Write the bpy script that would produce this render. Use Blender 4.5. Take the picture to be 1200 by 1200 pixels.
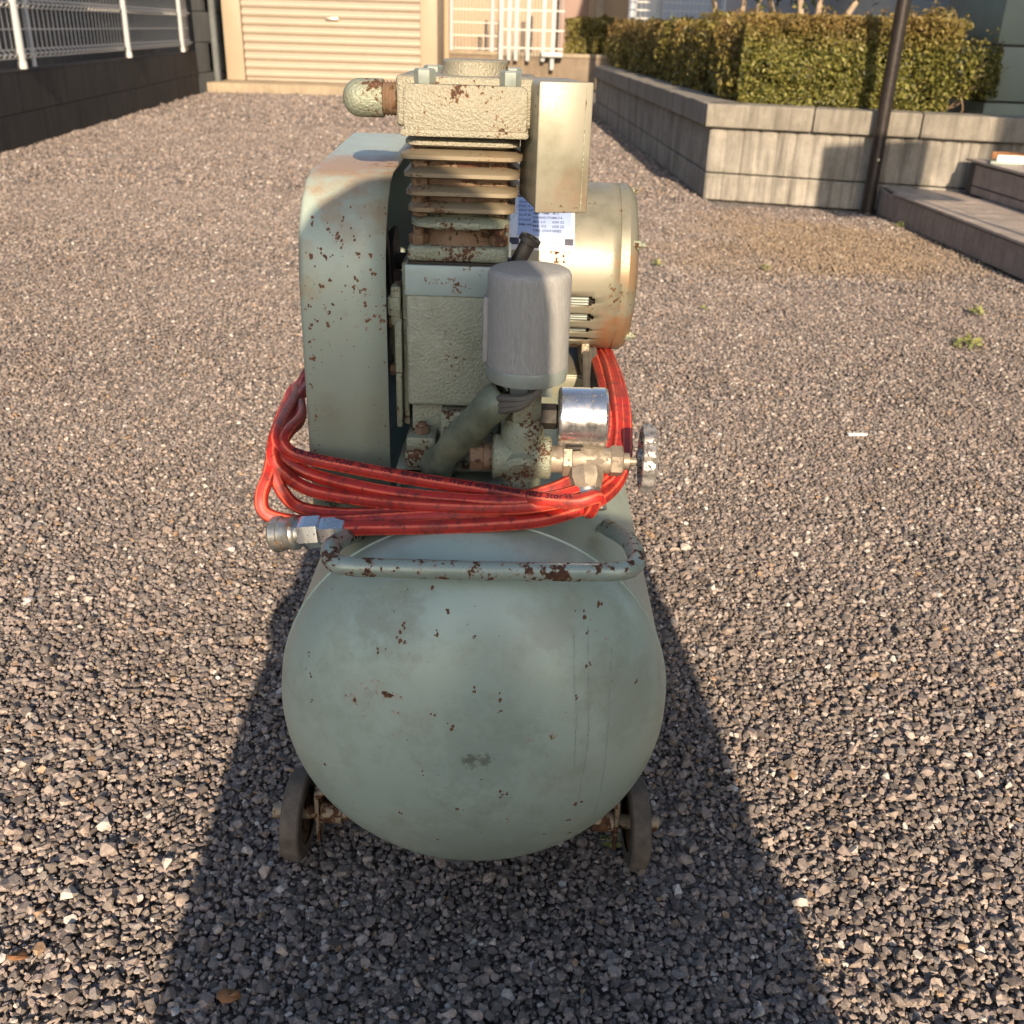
import bpy, bmesh, math, random
import numpy as np
from mathutils import Vector, Matrix, noise
V = Vector
R = math.radians
random.seed(7)
for o in list(bpy.data.objects): bpy.data.objects.remove(o)
sc = bpy.context.scene
COL = sc.collection

# ------------------------------------------------------------------ camera
cam_data = bpy.data.cameras.new('camera')
cam = bpy.data.objects.new('camera', cam_data); COL.objects.link(cam)
TH, RO = R(25.6), R(1.8)
fw = V((0, math.cos(TH), -math.sin(TH))); rt = V((1, 0, 0)); up = rt.cross(fw)
r2 = math.cos(RO)*rt + math.sin(RO)*up; u2 = -math.sin(RO)*rt + math.cos(RO)*up
cam.matrix_world = Matrix(((r2.x, u2.x, -fw.x, 0), (r2.y, u2.y, -fw.y, 0), (r2.z, u2.z, -fw.z, .9), (0, 0, 0, 1)))
cam_data.sensor_width = 36; cam_data.lens = 35.34
cam_data.clip_start = .02; cam_data.clip_end = 400
cam_data.dof.use_dof = True; cam_data.dof.focus_distance = 1.0; cam_data.dof.aperture_fstop = 12.0
sc.camera = cam
# ------------------------------------------------------------------ light
SUN_EL, SUN_AZ = R(23), math.atan2(.115, -1)       # azimuth measured from +Y towards +X
w = bpy.data.worlds.new('World'); sc.world = w; w.use_nodes = True
wn = w.node_tree; bg = wn.nodes['Background']
sky = wn.nodes.new('ShaderNodeTexSky'); sky.sky_type = 'NISHITA'; sky.sun_disc = False
sky.sun_elevation = SUN_EL; sky.sun_rotation = SUN_AZ; sky.air_density = 1.0; sky.dust_density = 1.5
wn.links.new(sky.outputs[0], bg.inputs[0]); bg.inputs[1].default_value = .108
sd = bpy.data.lights.new('sun', 'SUN'); sd.energy = 4.9; sd.angle = R(.5); sd.color = (1, .785, .55)
sun = bpy.data.objects.new('sun', sd); COL.objects.link(sun)
sdir = V((math.sin(SUN_AZ)*math.cos(SUN_EL), math.cos(SUN_AZ)*math.cos(SUN_EL), math.sin(SUN_EL)))
sun.rotation_euler = (-sdir).to_track_quat('-Z', 'Y').to_euler(); sun.location = (0, -3, 6)
sc.view_settings.view_transform = 'Standard'; sc.view_settings.look = 'None'
sc.view_settings.exposure = .85; sc.view_settings.gamma = 1; sc.view_settings.use_curve_mapping = False
sc.render.engine = 'CYCLES'

# ------------------------------------------------------------------ object helpers
ORG = {}
def tag(o, label=None, cat=None, group=None, kind=None):
    if label: o['label'] = label
    if cat: o['category'] = cat
    if group: o['group'] = group
    if kind: o['kind'] = kind
    return o
def empty(name, loc, label, cat, group=None):
    o = bpy.data.objects.new(name, None); COL.objects.link(o); o.location = loc; o.empty_display_size = .05
    ORG[o] = V(loc); return tag(o, label, cat, group)
def obj(name, bm, m, parent=None, smooth=32, weld=False):
    if weld: bmesh.ops.remove_doubles(bm, verts=bm.verts, dist=1e-5)
    bmesh.ops.recalc_face_normals(bm, faces=bm.faces)
    if smooth:
        a = R(smooth)
        for f in bm.faces: f.smooth = True
        for e in bm.edges:
            if len(e.link_faces) == 2: e.smooth = e.calc_face_angle(0) < a
    me = bpy.data.meshes.new(name)
    if bm.verts:
        xs = [v.co for v in bm.verts]
        c = V([(min(p[i] for p in xs)+max(p[i] for p in xs))/2 for i in range(3)])
        if parent is None: c.z = min(p.z for p in xs)
    else: c = V((0, 0, 0))
    bmesh.ops.translate(bm, verts=bm.verts, vec=-c)
    bm.to_mesh(me); bm.free(); me.materials.append(m)
    return put(name, me, c, parent)
def put(name, me, c, parent=None, rot=None):
    o = bpy.data.objects.new(name, me); COL.objects.link(o); ORG[o] = V(c)
    if parent is not None:
        o.parent = parent; o.location = V(c)-ORG[parent]
    else: o.location = c
    if rot: o.rotation_euler = rot
    return o
def NB(): return bmesh.new()
def bx(bm, x0, x1, y0, y1, z0, z1, bev=0, seg=2, M=None):
    t = bmesh.new()
    bmesh.ops.create_cube(t, size=1)
    for v in t.verts:
        v.co = V((x0+(v.co.x+.5)*(x1-x0), y0+(v.co.y+.5)*(y1-y0), z0+(v.co.z+.5)*(z1-z0)))
    if bev: bmesh.ops.bevel(t, geom=list(t.edges), offset=bev, segments=seg, affect='EDGES', profile=.5)
    if M: bmesh.ops.transform(t, matrix=M, verts=t.verts)
    merge(bm, t)
def merge(bm, t):
    mp = {v: bm.verts.new(v.co) for v in t.verts}
    for f in t.faces:
        try: bm.faces.new([mp[v] for v in f.verts])
        except ValueError: pass
    t.free()
def frame(d):
    d = d.normalized(); a = V((0, 0, 1)) if abs(d.z) < .9 else V((1, 0, 0))
    s = a.cross(d).normalized(); return s, d.cross(s)
def lathe(bm, p, d, prof, n=32, ph=0, mod=None, caps=True):
    p = V(p); d = V(d).normalized(); s, t = frame(d); rings = []
    for (h, r) in prof:
        if r < 1e-6: rings.append([bm.verts.new(p+d*h)]*n); continue
        ring = []
        for k in range(n):
            a = 2*math.pi*k/n+ph; rr = r*(mod(a, h) if mod else 1)
            ring.append(bm.verts.new(p+d*h+(s*math.cos(a)+t*math.sin(a))*rr))
        rings.append(ring)
    for A, B in zip(rings, rings[1:]):
        for k in range(n):
            q = []
            for v in (A[k], A[(k+1) % n], B[(k+1) % n], B[k]):
                if v not in q: q.append(v)
            if len(q) > 2: bm.faces.new(q)
    if caps:
        for r_ in (rings[0], rings[-1]):
            if r_[0] is not r_[1]: bm.faces.new(r_)
def cyl(bm, a, b, r, r1=None, n=24, bev=0):
    a = V(a); b = V(b); L = (b-a).length; r1 = r if r1 is None else r1
    pr = [(0, r), (L, r1)] if not bev else [(0, r-bev), (bev, r), (L-bev, r1), (L, r1-bev)]
    lathe(bm, a, b-a, pr, n)
def hexn(bm, a, d, r, h, ph=0):
    lathe(bm, a, d, [(0, r*.93), (h*.1, r), (h*.88, r), (h, r*.86)], 6, ph)
def cat(pts, n=8):
    pts = [V(p) for p in pts]; P = [2*pts[0]-pts[1]]+pts+[2*pts[-1]-pts[-2]]; out = []
    for i in range(1, len(P)-2):
        for k in range(n):
            t = k/n; a, b, c, d = P[i-1:i+3]
            out.append(.5*((2*b)+(c-a)*t+(2*a-5*b+4*c-d)*t*t+(3*b-a-3*c+d)*t**3))
    return out+[pts[-1]]
def frames(pts):
    T = [(pts[min(i+1, len(pts)-1)]-pts[max(i-1, 0)]).normalized() for i in range(len(pts))]
    s, _ = frame(T[0]); out = []
    for t in T:
        s = (s-t*s.dot(t)).normalized(); out.append((t, s, t.cross(s)))
    return out
def tube(bm, pts, r, n=10, caps=True, uv=None, rot=0, mod=None):
    pts = [V(p) for p in pts]; fr = frames(pts); rings = []; L = [0]
    for i in range(1, len(pts)): L.append(L[-1]+(pts[i]-pts[i-1]).length)
    for i, (p, (t, s, b)) in enumerate(zip(pts, fr)):
        rr = r[i] if isinstance(r, (list, tuple)) else r
        rings.append([bm.verts.new(p+(s*math.cos(a)+b*math.sin(a))*rr*(mod(a, L[i]) if mod else 1)) for a in [2*math.pi*k/n+rot for k in range(n)]])
    lay = bm.loops.layers.uv.verify() if uv else None
    for i in range(len(rings)-1):
        for k in range(n):
            f = bm.faces.new((rings[i][k], rings[i][(k+1) % n], rings[i+1][(k+1) % n], rings[i+1][k]))
            if uv:
                for lp, (u, v) in zip(f.loops, ((L[i], k/n), (L[i], (k+1)/n), (L[i+1], (k+1)/n), (L[i+1], k/n))): lp[lay].uv = (u, v)
    if caps: bm.faces.new(rings[0]); bm.faces.new(rings[-1])
    return fr
def prism(bm, poly, ax, lo, hi, bev=0):
    """poly of 2-D points, extruded along axis ax (0,1,2) from lo to hi"""
    t = bmesh.new()
    def P(a, b, c): return V((c, a, b)) if ax == 0 else V((a, c, b)) if ax == 1 else V((a, b, c))
    A = [t.verts.new(P(a, b, lo)) for a, b in poly]; B = [t.verts.new(P(a, b, hi)) for a, b in poly]
    t.faces.new(A); t.faces.new(B[::-1])
    for i in range(len(A)): j = (i+1) % len(A); t.faces.new((A[i], A[j], B[j], B[i]))
    if bev: bmesh.ops.bevel(t, geom=list(t.edges), offset=bev, segments=2, affect='EDGES', profile=.5)
    merge(bm, t)
def rrect(x0, x1, y0, y1, r, n=5):
    o = []
    for cx, cy, a0 in ((x1-r, y1-r, 0), (x0+r, y1-r, 90), (x0+r, y0+r, 180), (x1-r, y0+r, 270)):
        for k in range(n+1): a = R(a0+90*k/n); o.append((cx+r*math.cos(a), cy+r*math.sin(a)))
    return o
def text2d(s, size, bold=0):
    cu = bpy.data.curves.new('t', 'FONT'); cu.body = s; cu.size = size; cu.resolution_u = 2; cu.offset = bold
    o = bpy.data.objects.new('t', cu); COL.objects.link(o); bpy.context.view_layer.update()
    me = o.to_mesh(); vs = [v.co.copy() for v in me.vertices]; fs = [list(p.vertices) for p in me.polygons]
    o.to_mesh_clear(); bpy.data.objects.remove(o); bpy.data.curves.remove(cu)
    return vs, fs

# ------------------------------------------------------------------ material helpers
class G:
    def __init__(s, name):
        s.m = bpy.data.materials.new(name); s.m.use_nodes = True; s.t = s.m.node_tree
        s.b = s.t.nodes['Principled BSDF']; s.pos = s.t.nodes.new('ShaderNodeNewGeometry').outputs['Position']
    def n(s, typ, **k):
        o = s.t.nodes.new(typ)
        for a, b in k.items(): setattr(o, a, b)
        return o
    def put(s, sock, v):
        if hasattr(v, 'is_output') or isinstance(v, bpy.types.NodeSocket): s.t.links.new(v, sock)
        else: sock.default_value = (*v, 1) if isinstance(v, tuple) and len(v) == 3 and sock.type == 'RGBA' else v
    def noise(s, sc_, det=4, rough=.55, vec=None, dist=0):
        o = s.n('ShaderNodeTexNoise'); s.put(o.inputs['Vector'], vec if vec is not None else s.pos)
        o.inputs['Scale'].default_value = sc_; o.inputs['Detail'].default_value = det; o.inputs['Roughness'].default_value = rough; o.inputs['Distortion'].default_value = dist
        return o.outputs['Fac']
    def vor(s, sc_, vec=None, out='Distance', feat='F1', rnd=1):
        o = s.n('ShaderNodeTexVoronoi', feature=feat); s.put(o.inputs['Vector'], vec if vec is not None else s.pos)
        o.inputs['Scale'].default_value = sc_; o.inputs['Randomness'].default_value = rnd; return o.outputs[out]
    def sc(s, vx, vy, vz, vec=None):
        o = s.n('ShaderNodeMapping'); s.put(o.inputs['Vector'], vec if vec is not None else s.pos); o.inputs['Scale'].default_value = (vx, vy, vz); return o.outputs[0]
    def mr(s, v, a, b, c=0., d=1.):
        o = s.n('ShaderNodeMapRange'); s.put(o.inputs[0], v)
        for i, q in enumerate((a, b, c, d)): o.inputs[i+1].default_value = q
        return o.outputs[0]
    def ma(s, op, a, b=0.):
        o = s.n('ShaderNodeMath', operation=op); s.put(o.inputs[0], a); s.put(o.inputs[1], b); return o.outputs[0]
    def mix(s, f, a, b, mode='MIX'):
        o = s.n('ShaderNodeMix', data_type='RGBA', blend_type=mode); s.put(o.inputs[0], f); s.put(o.inputs[6], a); s.put(o.inputs[7], b); return o.outputs[2]
    def ramp(s, f, stops, con=False):
        o = s.n('ShaderNodeValToRGB'); s.put(o.inputs[0], f); cr = o.color_ramp
        if con: cr.interpolation = 'CONSTANT'
        while len(cr.elements) < len(stops): cr.elements.new(.5)
        for e, (p, c) in zip(cr.elements, stops): e.position = p; e.color = (*c, 1)
        return o.outputs[0]
    def sep(s, v=None):
        o = s.n('ShaderNodeSeparateXYZ'); s.put(o.inputs[0], v if v is not None else s.pos); return o.outputs
    def bump(s, h, st=.3, d=.002):
        o = s.n('ShaderNodeBump'); s.put(o.inputs['Height'], h); o.inputs['Strength'].default_value = st; o.inputs['Distance'].default_value = d
        s.t.links.new(o.outputs[0], s.b.inputs['Normal']); return o
    def fin(s, col, rough=.5, metal=0, spec=None):
        s.put(s.b.inputs['Base Color'], col); s.put(s.b.inputs['Roughness'], rough); s.put(s.b.inputs['Metallic'], metal)
        if spec is not None: s.b.inputs['Specular IOR Level'].default_value = spec
        return s.m
RUST = [(.3, (.030, .014, .009)), (.5, (.080, .034, .018)), (.7, (.17, .080, .036))]
def painted(name, base, rust=.5, rs=70, rough=.4, metal=0., cast=0., cs=300, var=.12, clus=9, dirt=.25, tint=None, patch=None):
    """old paint: rust >= 0 .. 1 how much of it has gone"""
    g = G(name)
    v1 = g.noise(5, 5); v2 = g.noise(40, 4)
    hi = tuple(min(1, c*(1+var)) for c in base); lo = tuple(c*(1-var) for c in base)
    col = g.mix(g.mr(v1, .3, .7), lo, hi)
    if tint: col = g.mix(g.mr(g.noise(11, 4), .5, .68, 0, .8), col, tint)
    if patch:
      for patch in (patch if isinstance(patch, list) else [patch]):
        x, y, z = g.sep(); d = 0
        t_ = [g.ma('POWER', g.ma('ABSOLUTE', g.ma('SUBTRACT', q, p)), 2.) for q, p in zip((x, y, z), patch[0])]
        d = g.ma('SQRT', g.ma('ADD', g.ma('ADD', t_[0], t_[1]), t_[2]))
        d = g.ma('ADD', d, g.mr(g.noise(32 if patch[1] > .02 else 260, 7, .7), .3, .7, -min(.045, patch[1]*.7), min(.045, patch[1]*.7)))
        col = g.mix(g.mr(d, patch[1]*.35, patch[1], patch[3] if len(patch) > 3 else .85, 0), col, patch[2])
    dm = g.mr(g.noise(22, 8, .7), .5, .75, 0, dirt)
    col = g.mix(dm, col, tuple(c*.45*k for c, k in zip(base, (1.1, 1, .8))))
    fine = g.mr(g.noise(420, 3), .35, .65, -.05, .05)
    big = g.noise(clus, 3, .5); sm = g.noise(rs, 6, .62)
    f = g.ma('ADD', g.ma('MULTIPLY', big, .6), g.ma('MULTIPLY', sm, .6))
    th = .80-.30*rust
    mask = g.mr(f, th, th+.02); edge = g.mr(f, th-.035, th+.01, 0, .55)
    rc = g.ramp(g.noise(150, 5, .7), RUST)
    col = g.mix(edge, col, (.33*base[0]/.3, .2, .1)); col = g.mix(mask, col, rc)
    rr = g.ma('ADD', g.mr(mask, 0, 1, rough, .85), fine)
    mt = g.mr(mask, 0, 1, metal, 0.)
    h = g.ma('MULTIPLY', mask, -.6 if cast == 0 else -.3)
    h = g.ma('ADD', h, g.ma('MULTIPLY', v2, .12))
    if cast:
        cn = g.noise(cs, 3, .5); h = g.ma('ADD', h, g.ma('MULTIPLY', g.mr(cn, .3, .7), cast*1.6))
        h = g.ma('ADD', h, g.ma('MULTIPLY', g.noise(cs*3.1, 2), cast*.5))
    g.bump(h, .6, .0016 if cast else .0009)
    return g.fin(col, rr, mt)
M = {}
M['green'] = painted('green_paint', (.395, .485, .42), .02, 110, .38, .15, clus=14, dirt=.45, var=.10, tint=(.44, .50, .42), patch=[((-.0316, .750, .281), .0095, (.09, .095, .065), .85), ((-.018, .750, .282), .0085, (.10, .09, .06), .75), ((-.107, .80, .395), .045, (.27, .27, .20), .6), ((.04, .79, .41), .04, (.30, .27, .19), .35), ((-.015, .76, .29), .07, (.22, .27, .22), .35), ((.11, .80, .33), .06, (.24, .26, .19), .3), ((-.03, .78, .17), .09, (.23, .26, .20), .35), ((-.15, .82, .30), .06, (.23, .26, .19), .3)])
M['guard'] = painted('guard_paint', (.335, .40, .35), .16, 150, .42, .15, clus=7, dirt=.35, tint=(.36, .385, .32), patch=[((-.165, 1.10, .77), .10, (.34, .20, .105)), ((-.15, .99, .74), .05, (.30, .22, .14), .5), ((-.215, 1.0, .68), .035, (.36, .26, .14), .6)])
M['handle'] = painted('handle_paint', (.33, .40, .35), .50, 170, .32, .2, clus=45, dirt=.3)
M['gold'] = painted('metallic_paint', (.25, .235, .185), .26, 190, .44, .30, clus=16, dirt=.6, var=.16, tint=(.20, .205, .155), patch=[((.135, 1.28, .535), .055, (.27, .14, .065), .8), ((.145, 1.265, .63), .035, (.30, .17, .08), .6), ((.05, .94, .76), .03, (.24, .14, .08), .5)])
M['goldcast'] = painted('cast_metallic_paint', (.275, .26, .20), .30, 260, .46, .2, cast=.6, cs=480, clus=26, dirt=.3)
M['cast'] = painted('cast_green_paint', (.29, .315, .25), .20, 220, .5, .1, cast=.55, cs=380, clus=13, dirt=.45)
M['blue'] = painted('blue_grey_paint', (.30, .38, .38), .30, 300, .42, .1, clus=60, dirt=.3)
M['fin'] = painted('rusty_fin_paint', (.21, .175, .12), .48, 220, .55, .3, clus=22, dirt=.6, tint=(.22, .11, .055))
M['fit'] = painted('rusty_fitting_paint', (.25, .275, .21), .44, 260, .5, .3, cast=.5, cs=420, clus=35, dirt=.5)
M['rusty'] = painted('rusted_steel', (.18, .11, .07), .6, 160, .7, .2, clus=30, dirt=.6)
M['bracket'] = painted('rusty_cream_bracket', (.32, .27, .20), .66, 90, .55, .1, clus=25, dirt=.6)
def simple(name, col, rough=.5, metal=0., var=.25, sc_=60, bump=.15, spots=None, spec=None):
    g = G(name); n = g.noise(sc_, 6, .65)
    c = g.mix(g.mr(n, .3, .7), tuple(x*(1-var) for x in col), tuple(min(1, x*(1+var)) for x in col))
    r_ = g.mr(g.noise(sc_*2.3, 4), .3, .7, max(.03, rough-.08), min(1, rough+.12))
    if spots:
        mk = g.mr(g.noise(sc_*spots[2], 5, .6), spots[1], spots[1]+.04); c = g.mix(mk, c, spots[0]); r_ = g.mix(mk, r_, (.8, .8, .8))
        metal = g.mr(mk, 0, 1, metal, 0.)
    g.bump(n, bump, .001)
    return g.fin(c, r_, metal, spec)
M['black'] = simple('black_plastic', (.012, .012, .013), .35)
M['dark'] = simple('greasy_dark_metal', (.03, .026, .022), .6, .3)
M['steel'] = simple('dull_steel', (.42, .41, .38), .35, .9, spots=((.12, .05, .02), .58, 1.5))
M['chrome'] = simple('pitted_chrome', (.72, .72, .72), .22, .95, .08, 40, .1, spots=((.16, .1, .06), .64, 5))
M['zinc'] = simple('zinc', (.27, .31, .29), .5, .4, .12, 50)
M['wheelchrome'] = simple('flaking_chrome', (.45, .43, .41), .42, .7, .15, 60, .3, spots=((.11, .10, .095), .50, 4))
M['brass'] = simple('dirty_brass', (.27, .23, .18), .5, .4, .3, 60, .3, spots=((.17, .14, .11), .52, 1.6))
M['rubber'] = simple('dusty_rubber', (.115, .095, .08), .85, 0, .4, 45, .6)
M['conduit'] = simple('grey_green_vinyl', (.12, .14, .10), .36, 0, .45, 32, .5)
M['wire'] = simple('grey_wire', (.09, .085, .075), .6)
M['glass'] = simple('gauge_glass', (.6, .62, .62), .1)
M['white'] = simple('white_enamel', (.8, .8, .78), .4, var=.05)
M['ink'] = simple('dark_ink', (.03, .035, .07), .5)
M['plateblue'] = simple('plate_blue', (.33, .42, .66), .35, .2, .1)
M['plate'] = simple('plate_silver', (.66, .68, .72), .3, .3, .08)
g = G('scratched_grey_plastic')
sx = g.noise(18, 6, .7, g.sc(9, 9, 1.2), 2.5); s2 = g.noise(160, 4, .6)
scr = g.mr(g.vor(26, g.sc(1.6, 1.6, .35), feat='DISTANCE_TO_EDGE'), 0, .012, 1, 0)
scr = g.ma('MULTIPLY', scr, g.mr(g.noise(30, 3), .45, .6))
c = g.mix(g.mr(sx, .35, .7), (.24, .242, .24), (.325, .328, .32)); c = g.mix(g.ma('MULTIPLY', scr, .35), c, (.45, .45, .44))
c = g.mix(g.mr(g.noise(45, 8, .75), .56, .72, 0, .5), c, (.42, .43, .43)); g.bump(s2, .2, .0006)
M['switch'] = g.fin(c, .72)
# ------------------------------------------------------------------ ground materials
def stone_mat():
    g = G('gravel_stone'); oi = g.n('ShaderNodeObjectInfo'); rn = oi.outputs['Random']
    c = g.ramp(rn, [(0, (.18, .158, .150)), (.28, (.275, .235, .215)), (.50, (.36, .298, .27)), (.70, (.44, .362, .322)), (.82, (.29, .265, .26)),
                    (.91, (.52, .445, .40)), (.950, (.42, .29, .19)), (.968, (.62, .57, .53)), (.990, (.76, .73, .70))], True)
    lg = g.noise(.9, 5, .6); c = g.mix(g.mr(lg, .35, .65, 0, .45), c, g.mix(1., c, (.80, .76, .74), 'MULTIPLY')); c = g.mix(g.mr(g.noise(3.1, 4, .6), .55, .7, 0, .3), c, (.33, .26, .21))
    n = g.noise(260, 6, .7); c = g.mix(g.mr(n, .3, .7), c, g.mix(1., c, (.45, .45, .45), 'MULTIPLY'), 'MIX')
    sp = g.mr(g.noise(900, 2), .66, .72, 0, .5); c = g.mix(sp, c, (.5, .48, .45))
    moss = g.noise(1.1, 4, .6)
    x, y, z = g.sep()
    # a mossy, rusty-brown patch in front of the planter
    dx = g.ma('MULTIPLY', g.ma('SUBTRACT', x, 1.55), .9); dy = g.ma('MULTIPLY', g.ma('SUBTRACT', y, 4.95), 1.25)
    d = g.ma('SQRT', g.ma('ADD', g.ma('MULTIPLY', dx, dx), g.ma('MULTIPLY', dy, dy)))
    mk = g.mr(g.ma('ADD', d, g.mr(moss, .3, .7, -.5, .5)), .45, 1.1, .42, 0)
    c = g.mix(mk, c, (.27, .185, .085))
    g.bump(n, .5, .0012); return g.fin(c, .62, 0, .45)
M['stone'] = stone_mat()
def ground_mat():
    g = G('gravel_bed')
    v = g.vor(95, out='Color'); d = g.vor(95); h = g.noise(60, 6, .7)
    vv = g.sep(v)[0]
    c = g.ramp(vv, [(0, (.18, .165, .158)), (.4, (.28, .245, .23)), (.7, (.37, .315, .285)), (.9, (.48, .42, .38)), (.97, (.6, .56, .52))])
    c = g.mix(g.mr(d, .3, .75, 0, .8), c, (.02, .018, .017))
    g.bump(g.ma('SUBTRACT', h, d), 1., .012); return g.fin(c, .85)
M['bed'] = ground_mat()
def concrete(name, col, streak=.5, sc_=6, rough=.85, bumpd=.004, green=0, fine=120):
    g = G(name)
    n = g.noise(sc_, 8, .7); f = g.noise(fine, 5, .7); st = g.noise(3.0, 6, .65, g.sc(7, 7, .55))
    c = g.mix(g.mr(n, .3, .7), tuple(x*.72 for x in col), tuple(min(1, x*1.22) for x in col))
    c = g.mix(g.mr(st, .45, .66, 0, streak), c, tuple(x*.28 for x in col))
    c = g.mix(g.mr(f, .5, .72, 0, .5), c, tuple(x*.4 for x in col)); c = g.mix(g.mr(g.noise(2.2, 7, .7), .52, .68, 0, .55), c, tuple(x*.5 for x in col))
    if green: c = g.mix(g.mr(g.noise(9, 5), .55, .7, 0, green), c, (.08, .09, .05))
    g.bump(g.ma('ADD', f, g.ma('MULTIPLY', n, .5)), .7, bumpd); return g.fin(c, rough)
M['darkwall'] = concrete('dark_weathered_block', (.052, .046, .043), .7, 3, .85, .006)
M['plblock'] = concrete('ribbed_planter_block', (.33, .31, .275), .85, 7, .9, .006, .25)
M['cap'] = concrete('planter_cap', (.27, .25, .215), .6, 4, .9, .006, .2)
M['sill'] = concrete('concrete_sill', (.34, .28, .20), .25, 3)
M['tan'] = concrete('tan_concrete', (.21, .165, .12), .3, 2)
M['slateblock'] = concrete('slate_grey_block', (.14, .155, .16), .25, 2)
M['tile'] = concrete('step_tile', (.30, .245, .22), .3, 14, .55, .002)
M['tread'] = concrete('step_tread_tile', (.42, .36, .32), .2, 9, .5, .002)
M['grout'] = concrete('dark_grout', (.06, .055, .05), .2, 9)
M['shutter'] = simple('cream_shutter', (.34, .29, .235), .45, 0, .04, 3, .02)
M['shutframe'] = simple('cream_frame', (.35, .285, .21), .45, 0, .04, 3, .02)
M['post'] = simple('white_post', (.42, .45, .47), .4, 0, .05, 8, .03)
M['meshwhite'] = simple('white_wire', (.6, .6, .58), .5, 0, .05, 8, .03)
M['pole'] = simple('dark_pole', (.030, .025, .024), .35, .3, .2, 20, .1)
M['soil'] = concrete('soil', (.06, .045, .03), .2, 20)
M['housegrey'] = simple('blue_grey_siding', (.36, .40, .46), .6, 0, .06, 2, .05)
M['pale'] = simple('pale_grey_panel', (.60, .61, .60), .5, 0, .04, 2, .03)
M['sage'] = simple('sage_siding', (.17, .215, .19), .55, 0, .07, 3, .05)
M['neigh'] = simple('neighbour_wall', (.065, .062, .062), .7, 0, .15, 2, .1)
M['ochre'] = simple('ochre_wall', (.38, .28, .19), .7, 0, .06, 1, .05)
M['pink'] = simple('pink_wall', (.30, .21, .18), .7, 0, .06, 1, .05)
M['wood'] = simple('weathered_wood', (.45, .33, .22), .7, 0, .3, 14, .3)
M['rustiron'] = simple('orange_rust_iron', (.26, .12, .05), .7, .1, .5, 20, .3)
M['bark'] = simple('pale_bark', (.33, .26, .19), .8, 0, .35, 12, .5)
M['twig'] = simple('twig', (.20, .14, .09), .8, 0, .3, 30, .3)
def leafmat(name, stops, top=None):
    g = G(name); a = g.n('ShaderNodeAttribute', attribute_name='rnd'); c = g.ramp(a.outputs['Fac'], stops)
    if top:
        b = g.n('ShaderNodeAttribute', attribute_name='tip'); c = g.mix(b.outputs['Fac'], c, top)
    g.put(g.b.inputs['Subsurface Weight'], 0.); m = g.fin(c, .5, 0)
    tr = g.n('ShaderNodeBsdfTranslucent'); g.put(tr.inputs[0], c); mx = g.n('ShaderNodeMixShader'); mx.inputs[0].default_value = .3
    g.t.links.new(g.b.outputs[0], mx.inputs[1]); g.t.links.new(tr.outputs[0], mx.inputs[2])
    g.t.links.new(mx.outputs[0], g.t.nodes['Material Output'].inputs[0]); return m
M['leaf'] = leafmat('hedge_leaf', [(0, (.035, .04, .012)), (.3, (.09, .10, .020)), (.65, (.20, .195, .04)), (1, (.33, .31, .09))], (.25, .155, .055))
M['weed'] = leafmat('weed_leaf', [(0, (.16, .20, .06)), (1, (.36, .36, .14))])
M['dkleaf'] = leafmat('tree_leaf', [(0, (.02, .035, .012)), (1, (.06, .09, .03))])

# ================================================================== GROUND
bm = NB(); Yb = [-30, -3, 18, 60]; S = 60
v = [bm.verts.new((x, y, -.008)) for x, y in ((-60, -40), (60, -40), (60, 80), (-60, 80))]; bm.faces.new(v)
ground = obj('ground', bm, M['bed']); tag(ground, 'dark gravel bed under the loose stones', None, None, 'structure')

protos = bpy.data.collections.new('stone_kinds')
for k in range(14):
    rs_ = random.Random(k*13+1); b = bmesh.new()
    el = rs_.uniform(.7, 1.0); fl = rs_.uniform(.45, .8)
    for i in range(15):
        d_ = V((rs_.gauss(0, 1), rs_.gauss(0, 1), rs_.gauss(0, 1))).normalized()*rs_.uniform(.82, 1.05)
        b.verts.new((d_.x*.5, d_.y*.5*el, d_.z*.5*fl))
    r_ = bmesh.ops.convex_hull(b, input=b.verts)
    bmesh.ops.delete(b, geom=[x for x in r_['geom_interior'] if isinstance(x, bmesh.types.BMVert)], context='VERTS')
    me = bpy.data.meshes.new('stone'); b.to_mesh(me); b.free(); me.materials.append(M['stone'])
    protos.objects.link(bpy.data.objects.new('stone_%02d' % k, me))
rng = np.random.default_rng(5)
P_, S_ = [], []
def band(y0, y1, pitch, smin, smax, zl=-.002):
    ys = np.arange(y0, y1, pitch)
    for y in ys:
        hw = .58*y+.42
        x0 = -min(hw, 3.66+.09*(y-6.5) if y > 6 else 9); x1 = hw
        if y > 4.3: x1 = min(x1, 2.12)
        if y > 6.1: x1 = min(x1, 1.12)
        xs = np.arange(x0, x1, pitch); n = len(xs)
        px = xs+rng.uniform(-.5, .5, n)*pitch; py = y+rng.uniform(-.5, .5, n)*pitch
        s = smin+(smax-smin)*rng.beta(1.6, 3.2, n)
        P_.append(np.stack([px, py, zl+rng.uniform(-.25, .35, n)*s], 1)); S_.append(s)
band(.45, 1.5, .0064, .005, .019); band(.45, 1.8, .030, .017, .027, -.003)
band(1.5, 2.6, .0070, .0055, .019); band(2.6, 4.0, .0090, .0075, .019); band(4.0, 6.2, .0130, .011, .022); band(6.2, 10.5, .022, .018, .032, -.004); band(10.5, 15.3, .040, .026, .05, -.006)
P_ = np.concatenate(P_); S_ = np.concatenate(S_); n = len(P_)
xy_n = .004*np.sin(P_[:, 0]*5.1+1)*np.sin(P_[:, 1]*4.3)+.003*np.sin(P_[:, 0]*13+P_[:, 1]*9); P_[:, 2] += xy_n
me = bpy.data.meshes.new('gravel'); me.vertices.add(n); me.vertices.foreach_set('co', P_.astype(np.float32).ravel())
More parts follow.
